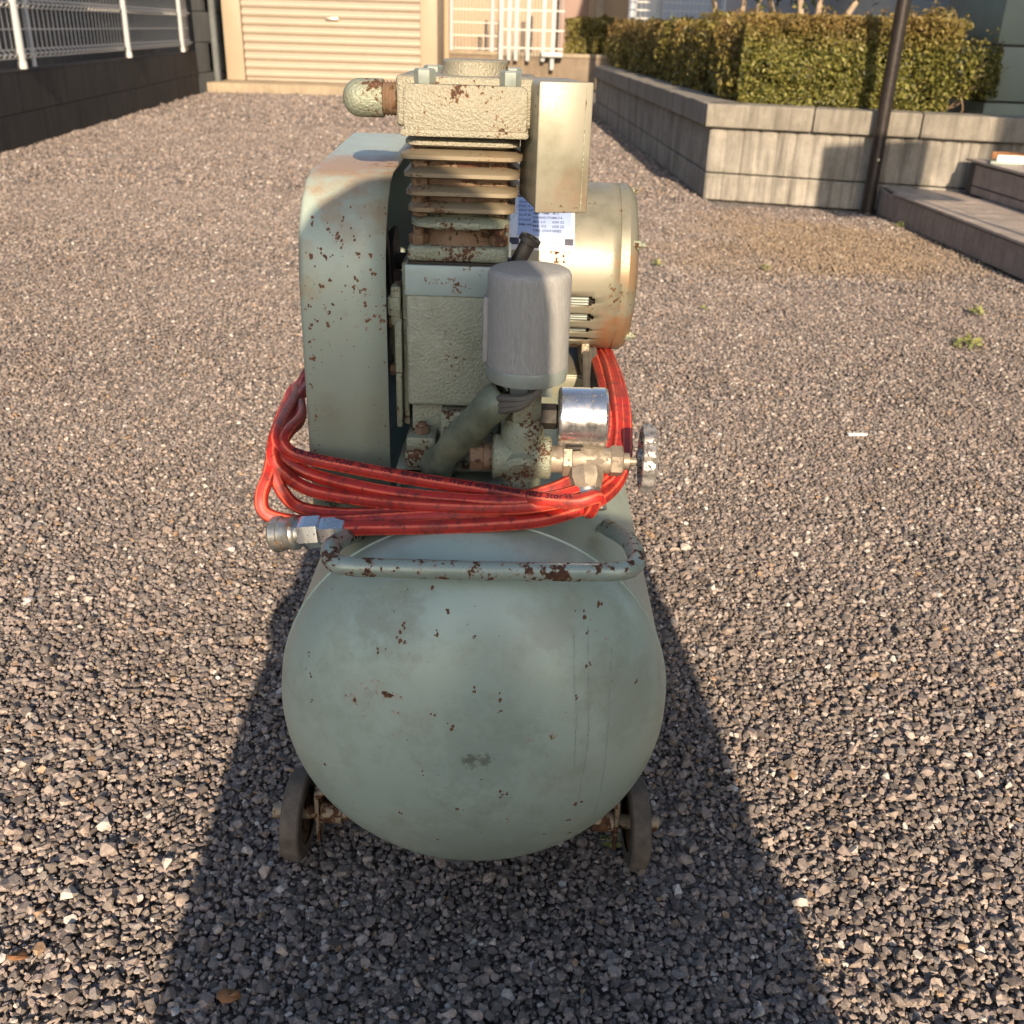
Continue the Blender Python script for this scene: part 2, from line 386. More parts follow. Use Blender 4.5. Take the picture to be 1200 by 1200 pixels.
for nm, ty, dat in (('scl', 'FLOAT', S_), ('idx', 'INT', rng.integers(0, 14, n)), ):
    a = me.attributes.new(nm, ty, 'POINT'); a.data.foreach_set('value', dat.astype(np.int32 if ty == 'INT' else np.float32))
rot = np.stack([rng.normal(0, .33, n), rng.normal(0, .33, n), rng.uniform(0, 6.28, n)], 1)
a = me.attributes.new('rot', 'FLOAT_VECTOR', 'POINT'); a.data.foreach_set('vector', rot.astype(np.float32).ravel())
gravel = bpy.data.objects.new('gravel', me); COL.objects.link(gravel)
tag(gravel, 'grey brown crushed gravel covering the whole yard', 'gravel', None, 'stuff')
ng = bpy.data.node_groups.new('scatter', 'GeometryNodeTree')
ng.interface.new_socket('Geometry', in_out='INPUT', socket_type='NodeSocketGeometry'); ng.interface.new_socket('Geometry', in_out='OUTPUT', socket_type='NodeSocketGeometry')
gi = ng.nodes.new('NodeGroupInput'); go = ng.nodes.new('NodeGroupOutput'); ip = ng.nodes.new('GeometryNodeInstanceOnPoints')
ci = ng.nodes.new('GeometryNodeCollectionInfo'); ci.inputs[0].default_value = protos; ci.inputs['Separate Children'].default_value = True; ci.inputs['Reset Children'].default_value = True
def na(nm, ty):
    o = ng.nodes.new('GeometryNodeInputNamedAttribute'); o.data_type = ty; o.inputs[0].default_value = nm; return o.outputs[0]
er = ng.nodes.new('FunctionNodeEulerToRotation'); L = ng.links.new
L(na('rot', 'FLOAT_VECTOR'), er.inputs[0]); L(gi.outputs[0], ip.inputs['Points']); L(ci.outputs[0], ip.inputs['Instance'])
ip.inputs['Pick Instance'].default_value = True; L(na('idx', 'INT'), ip.inputs['Instance Index']); L(er.outputs[0], ip.inputs['Rotation']); L(na('scl', 'FLOAT'), ip.inputs['Scale'])
L(ip.outputs[0], go.inputs[0]); md = gravel.modifiers.new('scatter', 'NODES'); md.node_group = ng

# ================================================================== COMPRESSOR
XC = -.034
comp = empty('air_compressor', (XC, 1.2, 0), 'old sage green belt driven air compressor on small wheels with rusty spots', 'air compressor')
TY0, TY1, TZ, TR, TD = .87, 1.60, .27, .2, .122
bm = NB(); pr = []
for k in range(0, 33):
    a = math.pi/2*k/32; pr.append((TY0-TD*math.cos(a), TR*math.sin(a)))
pr += [(TY0+.001, TR), (TY0+.002, TR+.0016), (TY0+.006, TR+.0016), (TY0+.007, TR), (TY0+.25, TR), (TY0+.5, TR), (TY1, TR)]
for k in range(1, 33):
    a = math.pi/2*k/32; pr.append((TY1+TD*math.sin(a), TR*math.cos(a)))
lathe(bm, (XC, 0, TZ), (0, 1, 0), pr, 144)
tank = obj('tank', bm, M['green'], comp, 40)
def domeY(x, z, off=.0):
    q = 1-((x-XC)**2+(z-TZ)**2)/TR**2; return TY0-TD*math.sqrt(max(q, .0))-off
chips = [(-0.1062, 0.4116, 0.002), (-0.1002, 0.3925, 0.0045), (-0.0973, 0.4046, 0.0027), (-0.095, 0.3903, 0.0027), (-0.1203, 0.3783, 0.0036), (-0.1124, 0.3798, 0.002), (-0.1046, 0.3709, 0.0014), (-0.0722, 0.377, 0.0014), (-0.0654, 0.4019, 0.0037), (-0.067, 0.4024, 0.002), (-0.0562, 0.4188, 0.0027), (-0.0371, 0.41, 0.0017), (-0.0314, 0.3991, 0.0024), (-0.0302, 0.4254, 0.002), (-0.0703, 0.4344, 0.0027), (-0.0943, 0.4299, 0.002), (0.0856, 0.4087, 0.0041), (0.0726, 0.4081, 0.0044), (0.0744, 0.3941, 0.0024), (0.0629, 0.4128, 0.002), (0.0589, 0.3783, 0.002), (0.0763, 0.3683, 0.0034), (0.0993, 0.3454, 0.002), (0.1249, 0.3362, 0.0031), (-0.0295, 0.356, 0.0031), (-0.0062, 0.3442, 0.0034), (-0.0059, 0.3338, 0.0027), (-0.007, 0.3494, 0.002), (-0.0487, 0.3199, 0.0036), (-0.052, 0.3204, 0.002), (0.0655, 0.3408, 0.0027), (0.0553, 0.3278, 0.0014), (-0.0914, 0.2997, 0.0014), (0.0296, 0.297, 0.0014), (-0.1782, 0.2397, 0.0044), (-0.1637, 0.2506, 0.0017), (-0.1225, 0.2725, 0.0017), (-0.021, 0.2592, 0.002), (0.0738, 0.2109, 0.0048), (0.067, 0.1879, 0.0031), (0.0691, 0.1573, 0.0031), (-0.1001, 0.2027, 0.0031), (-0.0636, 0.1635, 0.0024), (0.0426, 0.1692, 0.0024), (-0.0196, 0.1834, 0.002), (-0.1924, 0.3518, 0.0031), (-0.1953, 0.3376, 0.002), (-0.1886, 0.3333, 0.0024), (-0.1889, 0.3076, 0.0024), (-0.1807, 0.3455, 0.0017), (-0.1509, 0.3296, 0.0017), (-0.0431, 0.2194, 0.0034), (-0.0379, 0.2197, 0.0017), (-0.0843, 0.1913, 0.002), (0.0975, 0.2956, 0.002), (0.0788, 0.2969, 0.0017), (-0.0509, 0.4439, 0.0017), (-0.0019, 0.2406, 0.0040), (0.0032, 0.2394, 0.0027), (-0.0671, 0.3278, 0.0031), (-0.0773, 0.2649, 0.0024), (-0.0602, 0.2635, 0.002)]
def splats(bm, items, surf, rs_, split=3, size=.85):
    """thin irregular flakes lying on a surface: surf(x, z) -> y"""
    for x, z, s in items:
        for q in range(split if s > .0022 else 1):
            cx = x+rs_.gauss(0, s*.35); cz = z+rs_.gauss(0, s*.5); r_ = s*size*rs_.uniform(.35, .8); m_ = 10
            cv = bm.verts.new((cx, surf(cx, cz)-.00035, cz)); ring = []
            for k in range(m_):
                a = 6.283*k/m_; rr = r_*rs_.uniform(.45, 1.15); X = cx+rr*math.cos(a)*.85; Z = cz+rr*math.sin(a)
                ring.append(bm.verts.new((X, surf(X, Z)-.00018, Z)))
            for k in range(m_): bm.faces.new((cv, ring[k], ring[(k+1) % m_]))
rs_ = random.Random(3)
bm = NB(); splats(bm, chips, domeY, rs_)
extra = [(XC+rs_.uniform(-.17, .17), TZ+rs_.uniform(-.15, .19), rs_.uniform(.0006, .0012)) for _ in range(60)]
splats(bm, [e for e in extra if (e[0]-XC)**2+(e[1]-TZ)**2 < .034], domeY, rs_)
M['flake'] = simple('rust_flake', (.15, .072, .036), .85, 0, .5, 200, .4)
o = obj('rust_spots', bm, M['flake'], tank, 0); o['kind'] = 'stuff'
def ribbon(bm, pts, wd, surf, rs_, jit=.0006):
    P = cat([V((a, 0, b)) for a, b in pts], 14); prev = None
    for i, p in enumerate(P):
        x = p.x+rs_.gauss(0, jit); z = p.z; w_ = wd*rs_.uniform(.35, 1)
        d = (P[min(i+1, len(P)-1)]-P[max(i-1, 0)]).normalized(); nx, nz = -d.z, d.x
        a_ = bm.verts.new((x+nx*w_/2, surf(x+nx*w_/2, z+nz*w_/2)-.0002, z+nz*w_/2)); b_ = bm.verts.new((x-nx*w_/2, surf(x-nx*w_/2, z-nz*w_/2)-.0002, z-nz*w_/2))
        if prev: bm.faces.new((prev[0], prev[1], b_, a_))
        prev = (a_, b_)
bm = NB()
for l in ([(.0608, .401), (.0633, .3514), (.0662, .3266), (.0671, .263)], [(.0742, .3983), (.0789, .2937), (.0758, .2471), (.0745, .2118)], [(.0981, .3749), (.0985, .296), (.0975, .2443), (.094, .1759)]):
    ribbon(bm, l, .0015, domeY, rs_, .0003)
M['stain'] = simple('drip_stain', (.31, .375, .32), .5, 0, .25, 90, .1)
o = obj('drip_stains', bm, M['stain'], tank, 0); o['kind'] = 'stuff'
bm = NB()
for l in ([(.1017, .2376), (.1285, .2148)], [(.118, .226), (.113, .212)], [(.1017, .2376), (.118, .229), (.13, .222)]): ribbon(bm, l, .0008, domeY, rs_, .0002)
for _ in range(16):
    x = XC+rs_.uniform(-.14, .14); z = TZ+rs_.uniform(-.13, .14); a = rs_.uniform(-.6, .6)+(1.2 if rs_.random() < .3 else 0); l_ = rs_.uniform(.006, .022)
    ribbon(bm, [(x, z), (x+l_*math.cos(a), z+l_*math.sin(a))], .0005, domeY, rs_, .0001)
M['scratch'] = simple('paint_scratch', (.44, .50, .45), .6, 0, .3, 200, .1)
o = obj('scratches', bm, M['scratch'], tank, 0); o['kind'] = 'stuff'
# handle
bm = NB(); hp = cat([(-.150, .925, .428), (-.160, .88, .447), (-.168, .83, .459), (-.160, .803, .458), (-.140, .799, .457)], 6)+cat([(-.10, .799, .457), (-.02, .7985, .4575), (.06, .799, .459), (.092, .80, .460), (.110, .806, .461), (.117, .825, .462), (.113, .87, .457), (.098, .925, .443)], 6)
tube(bm, hp, .0088, 20); o = obj('handle', bm, M['handle'], comp, 60)
for p, d in (((-.150, .925, .428), (-.05, .6, 1)), ((.098, .925, .441), (.05, .6, 1))): bm = NB(); lathe(bm, V(p)-V((0, .0, .004)), d, [(0, .0125), (.004, .0115), (.008, .0095)], 16); obj('weld', bm, M['handle'], o)
# wheels, brackets, axles
for wy in (.915, 1.56):
    bm = NB(); cyl(bm, (-.27, wy, .061), (.184, wy, .061), .0085, n=16); obj('axle', bm, M['bracket'], comp)
    for wx, sg in ((-.240, -1), (.157, 1)):
        wob = .012*sg
        bm = NB(); prf = [(-.011, .034), (-.011, .0495), (-.009, .052), (0, .053), (.009, .052), (.011, .0495), (.011, .034)]
        lathe(bm, (wx, wy, .0575 if sg < 0 else .0615), (1, .05*sg, .02*sg), prf, 56, mod=lambda a, h: 1+.006*math.sin(a*5+1)+(.004*math.sin(a*23)), caps=False)
        tyre = obj('tyre', bm, M['rubber'], comp)
        bm = NB(); lathe(bm, (wx, wy, .0595), (1, 0, 0), [(-.010, .037), (-.010, .012), (-.018*(1 if sg < 0 else -1), .011), (-.018*(1 if sg < 0 else -1), 0)] if sg < 0 else [(.010, .037), (.010, .012), (.018, .011), (.018, 0)], 32, caps=False)
        lathe(bm, (wx, wy, .0595), (1, 0, 0), [(-.008, .037), (-.004, .02), (.004, .02), (.008, .037)], 32, caps=False)
        obj('rim', bm, M['rusty'], tyre)
        bm = NB(); hexn(bm, (wx+sg*.019, wy, .0595), (sg, 0, 0), .0095, .006); obj('hub_nut', bm, M['rusty'], tyre)
        bx0 = wx-sg*.0215
        bm = NB(); q = [(bx0, .028), (bx0, .098), (bx0-sg*.036, .124), (bx0-sg*.060, .150), (bx0-sg*.060, .143), (bx0-sg*.033, .113), (bx0-sg*.004, .092), (bx0-sg*.004, .028)]
        prism(bm, q if sg > 0 else q[::-1], 1, wy-.013, wy+.022, .0006)
        prism(bm, [(bx0-sg*.002, .03), (bx0-sg*.002, .097), (bx0-sg*.036, .122), (bx0-sg*.02, .08)], 1, wy+.022, wy+.025)
        obj('wheel_bracket', bm, M['bracket'], comp)
        bm = NB(); cyl(bm, (bx0-sg*.004, wy, .061), (bx0-sg*.030, wy, .061), .0125, n=20, bev=.001); obj('axle_bushing', bm, M['bracket'], comp)
# belt guard
gp = [(.98, .423), (.98, .655), (.9815, .675), (.986, .700), (.996, .724), (1.013, .745), (1.036, .761), (1.06, .768), (1.20, .7735), (1.337, .779), (1.37, .776), (1.42, .745), (1.465, .68), (1.48, .60), (1.48, .423)]
GX0, GX1 = -.2165, -.1305
bm = NB(); NV = len(gp)
def off(pts, d):
    o = []
    for i, p in enumerate(pts):
        a = V(pts[max(i-1, 0)]); b = V(pts[min(i+1, len(pts)-1)]); t = (b-a).normalized(); o.append((p[0]+t.y*d, p[1]-t.x*d))
    return o
secs = [(GX0+.007*(1-math.sin(a)), .007*(1-math.cos(a))) for a in [R(q) for q in (90, 67, 45, 22, 0)]]
rows = []
for gx, ins in secs+[(-.19, 0), (-.16, 0), (GX1, 0)]:
    rows.append([bm.verts.new((gx, y, z)) for y, z in off(gp, ins)] if False else None)
rows = []
for a in (90, 67, 45, 22, 0):
    rows.append((GX0+.007*(1-math.sin(R(90-a))), .007*(1-math.cos(R(90-a)))))
rows = [(GX0+.007*(1-math.cos(R(t))), .007*(1-math.sin(R(t)))) for t in (0, 22, 45, 68, 90)]+[(-.19, 0), (-.16, 0), (GX1, 0)]
rows = [[bm.verts.new((gx, y, z)) for y, z in off(gp, ins)] for gx, ins in rows]
for A, B in zip(rows, rows[1:]):
    for i in range(NV-1): bm.faces.new((A[i], A[i+1], B[i+1], B[i]))
bm.faces.new(rows[0])
guard = obj('belt_guard', bm, M['guard'], comp, 40)
mo = guard.modifiers.new('thick', 'SOLIDIFY'); mo.thickness = .0022; mo.offset = -1
def gfront(x, z):
    for (y0, z0), (y1, z1) in zip(gp, gp[1:7]):
        if z0 <= z <= z1: return y0+(y1-y0)*(z-z0)/max(1e-6, z1-z0)
    return .98 if z < .66 else 1.04
bm = NB(); it = []
for _ in range(62):
    z = min(.755, .60+abs(rs_.gauss(0, 1))*.0+rs_.betavariate(3, 2)*.15); x = rs_.uniform(-.205, -.136)
    it.append((x, z, rs_.choice([.0012, .0016, .0022, .003, .004])))
for _ in range(26): it.append((rs_.uniform(-.207, -.136), rs_.uniform(.43, .62), rs_.choice([.0008, .0012, .002])))
for _ in range(40): it.append((rs_.uniform(-.209, -.204), rs_.uniform(.43, .74), rs_.choice([.0015, .002, .003])))
for _ in range(22): it.append((rs_.uniform(-.1345, -.132), rs_.uniform(.43, .74), rs_.choice([.0012, .002])))
splats(bm, it, gfront, rs_); o = obj('rust_spots', bm, M['flake'], guard, 0); o['kind'] = 'stuff'
for bxx, bz in ((-.197, .437),):
    bm = NB(); lathe(bm, (bxx, .98, bz), (0, -1, 0), [(0, .011), (.0015, .011), (.002, .009)], 24); hexn(bm, (bxx, .978, bz), (0, -1, 0), .0078, .006)
    cyl(bm, (bxx, .973, bz), (bxx, .966, bz), .0038, n=12); obj('guard_bolt', bm, M['fit'], guard)
bm = NB(); lathe(bm, (-.146, .98, .446), (0, -1, 0), [(0, .0105), (.0008, .0105), (.0010, .0092), (0.0, .0092)], 28, caps=False); obj('plug_ring', bm, M['dark'], guard)
# base channel bolted to tank
bm = NB(); bx(bm, -.123, -.02, .972, 1.50, .4795, .4835, .001); bx(bm, -.123, -.119, .972, 1.50, .43, .4795, .001); bx(bm, -.022, -.018, .972, 1.50, .45, .4795, .001)
bx(bm, -.21, -.15, 1.0, 1.48, .40, .425, .001)
bx(bm, -.145, -.137, .99, 1.01, .41, .50, .001)
obj('base_channel', bm, M['cast'], comp)
# flywheel inside guard
bm = NB(); fc = (1.125, .612)
lathe(bm, (-.185, *fc), (1, 0, 0), [(0, .095), (0, .113), (.028, .113), (.028, .095), (0, .095)], 64, caps=False)
for k in range(5):
    a = 2*math.pi*k/5+.3; bx(bm, -.178, -.168, -.011, .011, 0, .098, .002, M=Matrix.Translation(V((0, *fc)))@Matrix.Rotation(a, 4, 'X'))
cyl(bm, (-.185, *fc), (-.15, *fc), .024); fly = obj('flywheel', bm, M['dark'], comp)
bm = NB(); pts = []
lathe(bm, (-.172, *fc), (1, 0, 0), [(0, .1135), (0, .119), (.009, .119), (.009, .1135)], 64, caps=False)
obj('drive_belt', bm, M['black'], comp)
bm = NB(); cyl(bm, (-.15, *fc), (-.118, *fc), .012); obj('crankshaft', bm, M['steel'], comp)
# crankcase
cc = None
bm = NB(); bx(bm, -.1115, -.0105, .985, 1.115, .547, .6625, .004, 3); bx(bm, -.108, -.014, 1.0, 1.10, .50, .55)
crank = obj('crankcase', bm, M['cast'], comp)
bm = NB(); bx(bm, -.1122, -.0098, .9838, 1.116, .6615, .6915, .0015); obj('crankcase_band', bm, M['blue'], crank)
bm = NB(); bx(bm, -.1135, .002, .966, 1.13, .484, .503, .003); bx(bm, -.077, -.018, .975, 1.0, .502, .5445, .003); bx(bm, -.1125, -.081, .969, 1.0, .502, .518, .004); bx(bm, -.01, .001, .969, 1.0, .502, .53, .003)
foot = obj('crankcase_foot', bm, M['fit'], crank)
for x in (-.0965, -.002):
    bm = NB(); hexn(bm, (x, .984, .517), (0, 0, 1), .0085, .008); cyl(bm, (x, .984, .5245), (x, .984, .529), .0045, n=12); obj('foot_bolt', bm, M['rusty'], foot)
# bearing cover on belt side
bm = NB(); bx(bm, -.1165, -.1112, 1.0, 1.11, .52, .69, .001)
lathe(bm, (-.117, 1.045, .605), (-1, 0, 0), [(0, .062), (.006, .062), (.008, .058)], 8, R(22.5)); lathe(bm, (-.125, 1.045, .605), (-1, 0, 0), [(0, .036), (.006, .034), (.006, .02)], 32)
cov = obj('bearing_cover', bm, M['fit'], crank)
for k in range(6):
    a = R(30+60*k); bm = NB(); hexn(bm, (-.1245, 1.045+.05*math.cos(a), .605+.05*math.sin(a)), (-1, 0, 0), .006, .006); obj('cover_bolt', bm, M['rusty'], cov)
bm = NB(); bx(bm, -.128, -.1175, .992, 1.02, .628, .668, .003); bx(bm, -.131, -.1175, .990, 1.01, .638, .658, .003); bx(bm, -.124, -.1175, .990, 1.01, .52, .60, .002); obj('side_lug', bm, M['fit'], crank)
# gasket + cylinder
bm = NB(); bx(bm, -.1095, -.0135, .986, 1.11, .6915, .6945); obj('gasket', bm, M['dark'], crank)
cylr = None
CX, CY = -.0605, 1.037
bm = NB(); lathe(bm, (CX, CY, .7095), (0, 0, 1), [(0, .047), (.012, .041), (.09, .041), (.1035, .046)], 48); 
bx(bm, -.099, -.020, 1.001, 1.075, .735, .806, .012, 3); bx(bm, -.1055, -.090, .996, 1.012, .735, .806, .002); bx(bm, -.032, -.0135, 1.0, 1.014, .735, .806, .002)
cylinder = obj('cylinder', bm, M['rusty'], comp)  # rusty core, picked darker to deepen the shade between the fins
def finplate(x0, x1, z0, z1, r=.012, y0=.986, y1=1.088, taper=.0015):
    bm = NB(); z = 0; P = rrect(x0, x1, y0, y1, r); c = V(((x0+x1)/2, (y0+y1)/2, 0)); rings = []
    bul = lambda x: -.006*(1-((x-c.x)/((x1-x0)/2))**2)
    for zz, k in ((z0-.0025, .80), (z0-.0008, .97), (z0, 1), (z0+.0034, 1), (z0+.0042, .985), (z0+.0085, .80)):
        rings.append([bm.verts.new((c.x+(x-c.x)*k, c.y+(y-c.y)*k+(bul(x) if y < c.y else 0), zz+noise.noise(V((x*60, y*60, z0*9)))*.0006)) for x, y in P])
    for A, B in zip(rings, rings[1:]):
        for i in range(len(A)): bm.faces.new((A[i], A[(i+1) % len(A)], B[(i+1) % len(A)], B[i]))
    bm.faces.new(rings[0]); bm.faces.new(rings[-1]); return bm
for (x0, x1, z0, z1, r_) in ((-.1105, -.0035, .802, .8115, .012), (-.1155, -.0005, .7895, .7965, .012), (-.1125, -.0025, .7735, .7795, .011), (-.1105, -.0035, .757, .763, .011), (-.109, -.0065, .742, .7475, .011)):
    obj('fin', finplate(x0, x1, z0, z1, r_), M['fin'] if z0 < .80 else M['goldcast'], cylinder)
bm = finplate(-.1065, -.0115, .728, .7335, .016); bx(bm, -.084, -.038, .982, 1.0, .7255, .7335, .003, 3); lathe(bm, (CX, CY, .728), (0, 0, 1), [(0, .05), (.006, .047), (.010, .041)], 40)
obj('fin', bm, M['fit'], cylinder)
bm = NB(); bx(bm, -.1095, -.0115, .985, 1.09, .6945, .7095, .004, 3); fl = obj('cylinder_flange', bm, M['fit'], cylinder)
for sx_ in (-1, 1):
    for y in (1.0, 1.075):
        bm = NB(); hexn(bm, (CX+sx_*.039, y, .7095), (0, 0, 1), .0095, .0095, R(30)); cyl(bm, (CX+sx_*.039, y, .719), (CX+sx_*.039, y, .7265), .0055, n=14); obj('flange_bolt', bm, M['rusty'], fl)
# head
bm = NB(); bx(bm, -.1175, .0095, .986, 1.10, .8175, .861, .004, 3); head = obj('cylinder_head', bm, M['goldcast'], comp)
bm = NB(); prism(bm, rrect(-.1095, .0025, .8125, .8545, .007, 4), 1, .974, .988, .0015); prism(bm, rrect(-.1125, .0045, .8105, .8165, .0028, 3), 1, .9705, .975, .001)
obj('head_cover', bm, M['goldcast'], head)
bm = NB(); bx(bm, -.112, .004, .985, 1.095, .8112, .8178, .001); obj('head_gasket', bm, M['fit'], head)
for x, y in ((-.091, .986), (-.0135, .985), (-.091, 1.08), (-.0135, 1.08)):
    bm = NB(); hexn(bm, (x, y, .8545), (0, 0, 1), .0098, .0125, R(30)); obj('head_bolt', bm, M['zinc'], head)
bm = NB(); lathe(bm, (-.048, 1.04, .860), (0, 0, 1), [(0, .033), (.007, .031), (.0125, .031), (.014, .029)], 40, mod=lambda a, h: 1+.03*math.cos(3*a)); obj('head_cap', bm, M['goldcast'], head)
bm = NB(); pr = [(0, .0145)]+[(.001+.0016*k, .0150 if k % 2 else .0137) for k in range(8)]
lathe(bm, (-.1175, 1.0, .840), (-1, 0, 0), pr, 32); nip = obj('threaded_nipple', bm, M['rusty'], head)
bm = NB(); pr = [(.0125, .0162), (.0135, .0168), (.034, .0168)]+[(.034+.0165*math.sin(R(a)), .0168*math.cos(R(a))) for a in range(10, 91, 10)]
lathe(bm, (-.1175, 1.0, .840), (-1, 0, 0), pr, 36); obj('discharge_plug', bm, M['fit'], head)
BR = Matrix.Translation((.0125, .942, 0))@Matrix.Rotation(R(9.5), 4, 'Z')@Matrix.Translation((-.0125, -.942, 0))
bm = NB(); bx(bm, .0125, .0595, .942, 1.04, .7515, .8605, .005, 4, M=BR); abox = obj('intake_box', bm, M['gold'], comp)
bm = NB(); bx(bm, .0118, .0603, .9405, .9455, .7508, .8612, .002, 2, M=BR); obj('box_lid', bm, M['gold'], abox)
bm = NB(); bx(bm, .0535, .0542, .9398, .942, .753, .859, 0, M=BR); obj('lid_seam', bm, M['fit'], abox)
bm = NB(); bx(bm, .003, .020, 1.0, 1.04, .835, .850, .002); obj('intake_neck', bm, M['dark'], abox)
# breather
bm = NB(); d = V((.45, -.05, .9)).normalized(); p = V((-.004, 1.0, .690)); lathe(bm, p, d, [(0, .0105), (.004, .0105), (.005, .0078), (.026, .0078), (.0265, .0108), (.032, .0108), (.033, .009), (.033, .006), (.02, .006)], 28); obj('breather', bm, M['black'], comp)
bm = NB(); bx(bm, -.0105, .006, .99, 1.03, .672, .692, .003); obj('breather_boss', bm, M['dark'], comp)
# motor
MY, MZ, MR = 1.36, .617, .1065
mot_e = None
def mp(x, phi, r=MR): return V((x, MY-r*math.cos(phi), MZ+r*math.sin(phi)))
slots = [(-8, -15), (-21, -27.5), (-34, -39), (-45, -50)]
def shell():
    bm = NB(); xs = [-.06, -.02, .03, .034, .060, .062, .092, .096, .112, .128]
    angs = sorted(set([a for s_ in slots for a in s_]+[s_[0]-1.5 for s_ in slots]+[s_[1]+1.5 for s_ in slots]+list(range(-180, 180, 4))))
    angs = [a for a in angs]
    G_ = [[bm.verts.new(mp(x, R(a))) for a in angs] for x in xs]
    for i in range(len(xs)-1):
        for j in range(len(angs)):
            k = (j+1) % len(angs); am = (angs[j]+(angs[k] if k else 180))/2; xm = (xs[i]+xs[i+1])/2
            if any(b < am < a for a, b in slots) and .030 < xm < .096:
                edge_a = any(b+1.5 < am < a-1.5 for a, b in slots)
                if edge_a or .034 < xm < .092: continue
            bm.faces.new((G_[i][j], G_[i][k], G_[i+1][k], G_[i+1][j]))
    return bm
motor = obj('motor', shell(), M['gold'], comp, 40); mo = motor.modifiers.new('thick', 'SOLIDIFY'); mo.thickness = .0025; mo.offset = 0
bm = NB(); lathe(bm, (-.06, MY, MZ), (1, 0, 0), [(0, 0), (0, .099), (.17, .099), (.17, 0)], 48, caps=False); obj('stator', bm, M['dark'], motor)
bm = NB()
for k in range(26):
    a = R(-5-2.1*k); cyl(bm, mp(.035, a, .1015), mp(.088, a, .1015), .0022, n=6)
obj('winding', bm, M['zinc'], motor)
bm = NB(); lathe(bm, (.128, MY, MZ), (1, 0, 0), [(-.004, .1045), (-.003, .1082), (.008, .1082), (.014, .104), (.019, .095), (.022, .078), (.024, .05), (.024, 0)], 72, mod=lambda a, h: 1+.006*math.sin(3*a+1)+.004*math.sin(11*a), caps=False)
bell = obj('end_bell', bm, M['gold'], motor)
bm = NB(); lathe(bm, (-.06, MY, MZ), (-1, 0, 0), [(-.002, .108), (.012, .108), (.03, .08), (.034, 0)], 48, caps=False); cyl(bm, (-.09, MY, MZ), (-.19, MY, MZ), .011); lathe(bm, (-.165, MY, MZ), (-1, 0, 0), [(0, .045), (.004, .045), (.012, .036), (.02, .045), (.024, .045)], 40)
obj('motor_pulley', bm, M['dark'], motor)
for ph in (28, -48, 110, 190):
    bm = NB(); p = mp(.140, R(ph), .100); hexn(bm, p, (1, 0, 0), .0065, .010); cyl(bm, p+V((.01, 0, 0)), p+V((.015, 0, 0)), .0035, n=10); obj('bell_bolt', bm, M['fit'], bell)
bm = NB(); bx(bm, .0, .105, 1.285, 1.44, .482, .489, .001); bx(bm, .01, .02, 1.29, 1.43, .489, .53, .001); bx(bm, .085, .095, 1.29, 1.43, .489, .53, .001)
bx(bm, .102, .105, 1.285, 1.44, .465, .487, .001); bx(bm, .0, .105, 1.283, 1.287, .462, .487, .001); obj('motor_foot', bm, M['gold'], motor)
bm = NB(); bx(bm, -.018, .10, 1.24, 1.47, .458, .464, .001); bx(bm, -.018, -.012, 1.24, 1.47, .43, .458); bx(bm, .07, .076, 1.24, 1.47, .40, .458); obj('motor_base', bm, M['cast'], comp)
# nameplate on the motor shell
def onshell(bm, x0, x1, a0, a1, off_, n=14):
    A = [bm.verts.new(mp(x0, R(a0+(a1-a0)*k/n), MR+.00125+off_)) for k in range(n+1)]; B = [bm.verts.new(mp(x1, R(a0+(a1-a0)*k/n), MR+.00125+off_)) for k in range(n+1)]
    for k in range(n): bm.faces.new((A[k], A[k+1], B[k+1], B[k]))
bm = NB(); onshell(bm, -.020, .0665, 21, 68, .0006); npl = obj('nameplate', bm, M['plate'], motor, 40)
bm = NB(); onshell(bm, -.004, .062, 30.5, 60, .0010); obj('plate_field', bm, M['plateblue'], npl, 40)
bm = NB(); onshell(bm, -.020, .030, 60.8, 66.5, .0010); obj('plate_bar', bm, M['ink'], npl, 40)
for a_, b_ in ((.0545, .0655), (-.020, -.002)): bm = NB(); onshell(bm, a_, b_, 24.5, 29, .0010); obj('plate_bar', bm, M['ink'], npl, 40)
def shelltext(bm, s, x, a, size, off_=.0013, bold=0):
    vs, fs = text2d(s, size, bold); VV = [bm.verts.new(mp(x+v_.x, R(a)+v_.y/MR, MR+.00125+off_)) for v_ in vs]
    for f in fs:
        try: bm.faces.new([VV[i] for i in f])
        except ValueError: pass
bm = NB()
for i, (l_, r__) in enumerate((('FORM', 'E.P'), ('RATING', 'CONT'), ('INSULATION', 'E'), ('AMB. TEMP.', '40 C'), ('CONNECTION', 'DELTA'), ('BRG. L.S.', '6204 ZZ'), ('BRG. O.S.', '6203 ZZ'), ('TYPE  CODE', 'SERIES'))):
    shelltext(bm, l_, .0145, 55.2-3.15*i, .0042, bold=.00006); shelltext(bm, r__, .0385, 55.2-3.15*i, .0042, bold=.00006)
for i, s_ in enumerate(('OUTPUT', 'POLE  4', 'VOLT 200', 'Hz 50 60', 'A 7.6 6.8', 'RPM 1430')): shelltext(bm, s_, -.003, 55.2-3.6*i, .0040, bold=.00006)
shelltext(bm, 'SER. NO. 1 CT08 ET      J', .012, 25.6, .0042, bold=.00006); shelltext(bm, 'MADE IN JAPAN', .028, 22.2, .0026)
obj('plate_text', bm, M['ink'], npl, 0)
bm = NB(); shelltext(bm, 'INDUCTION MOTOR', -.018, 62.4, .0050, .0014, .0001); obj('plate_title', bm, M['white'], npl, 0)
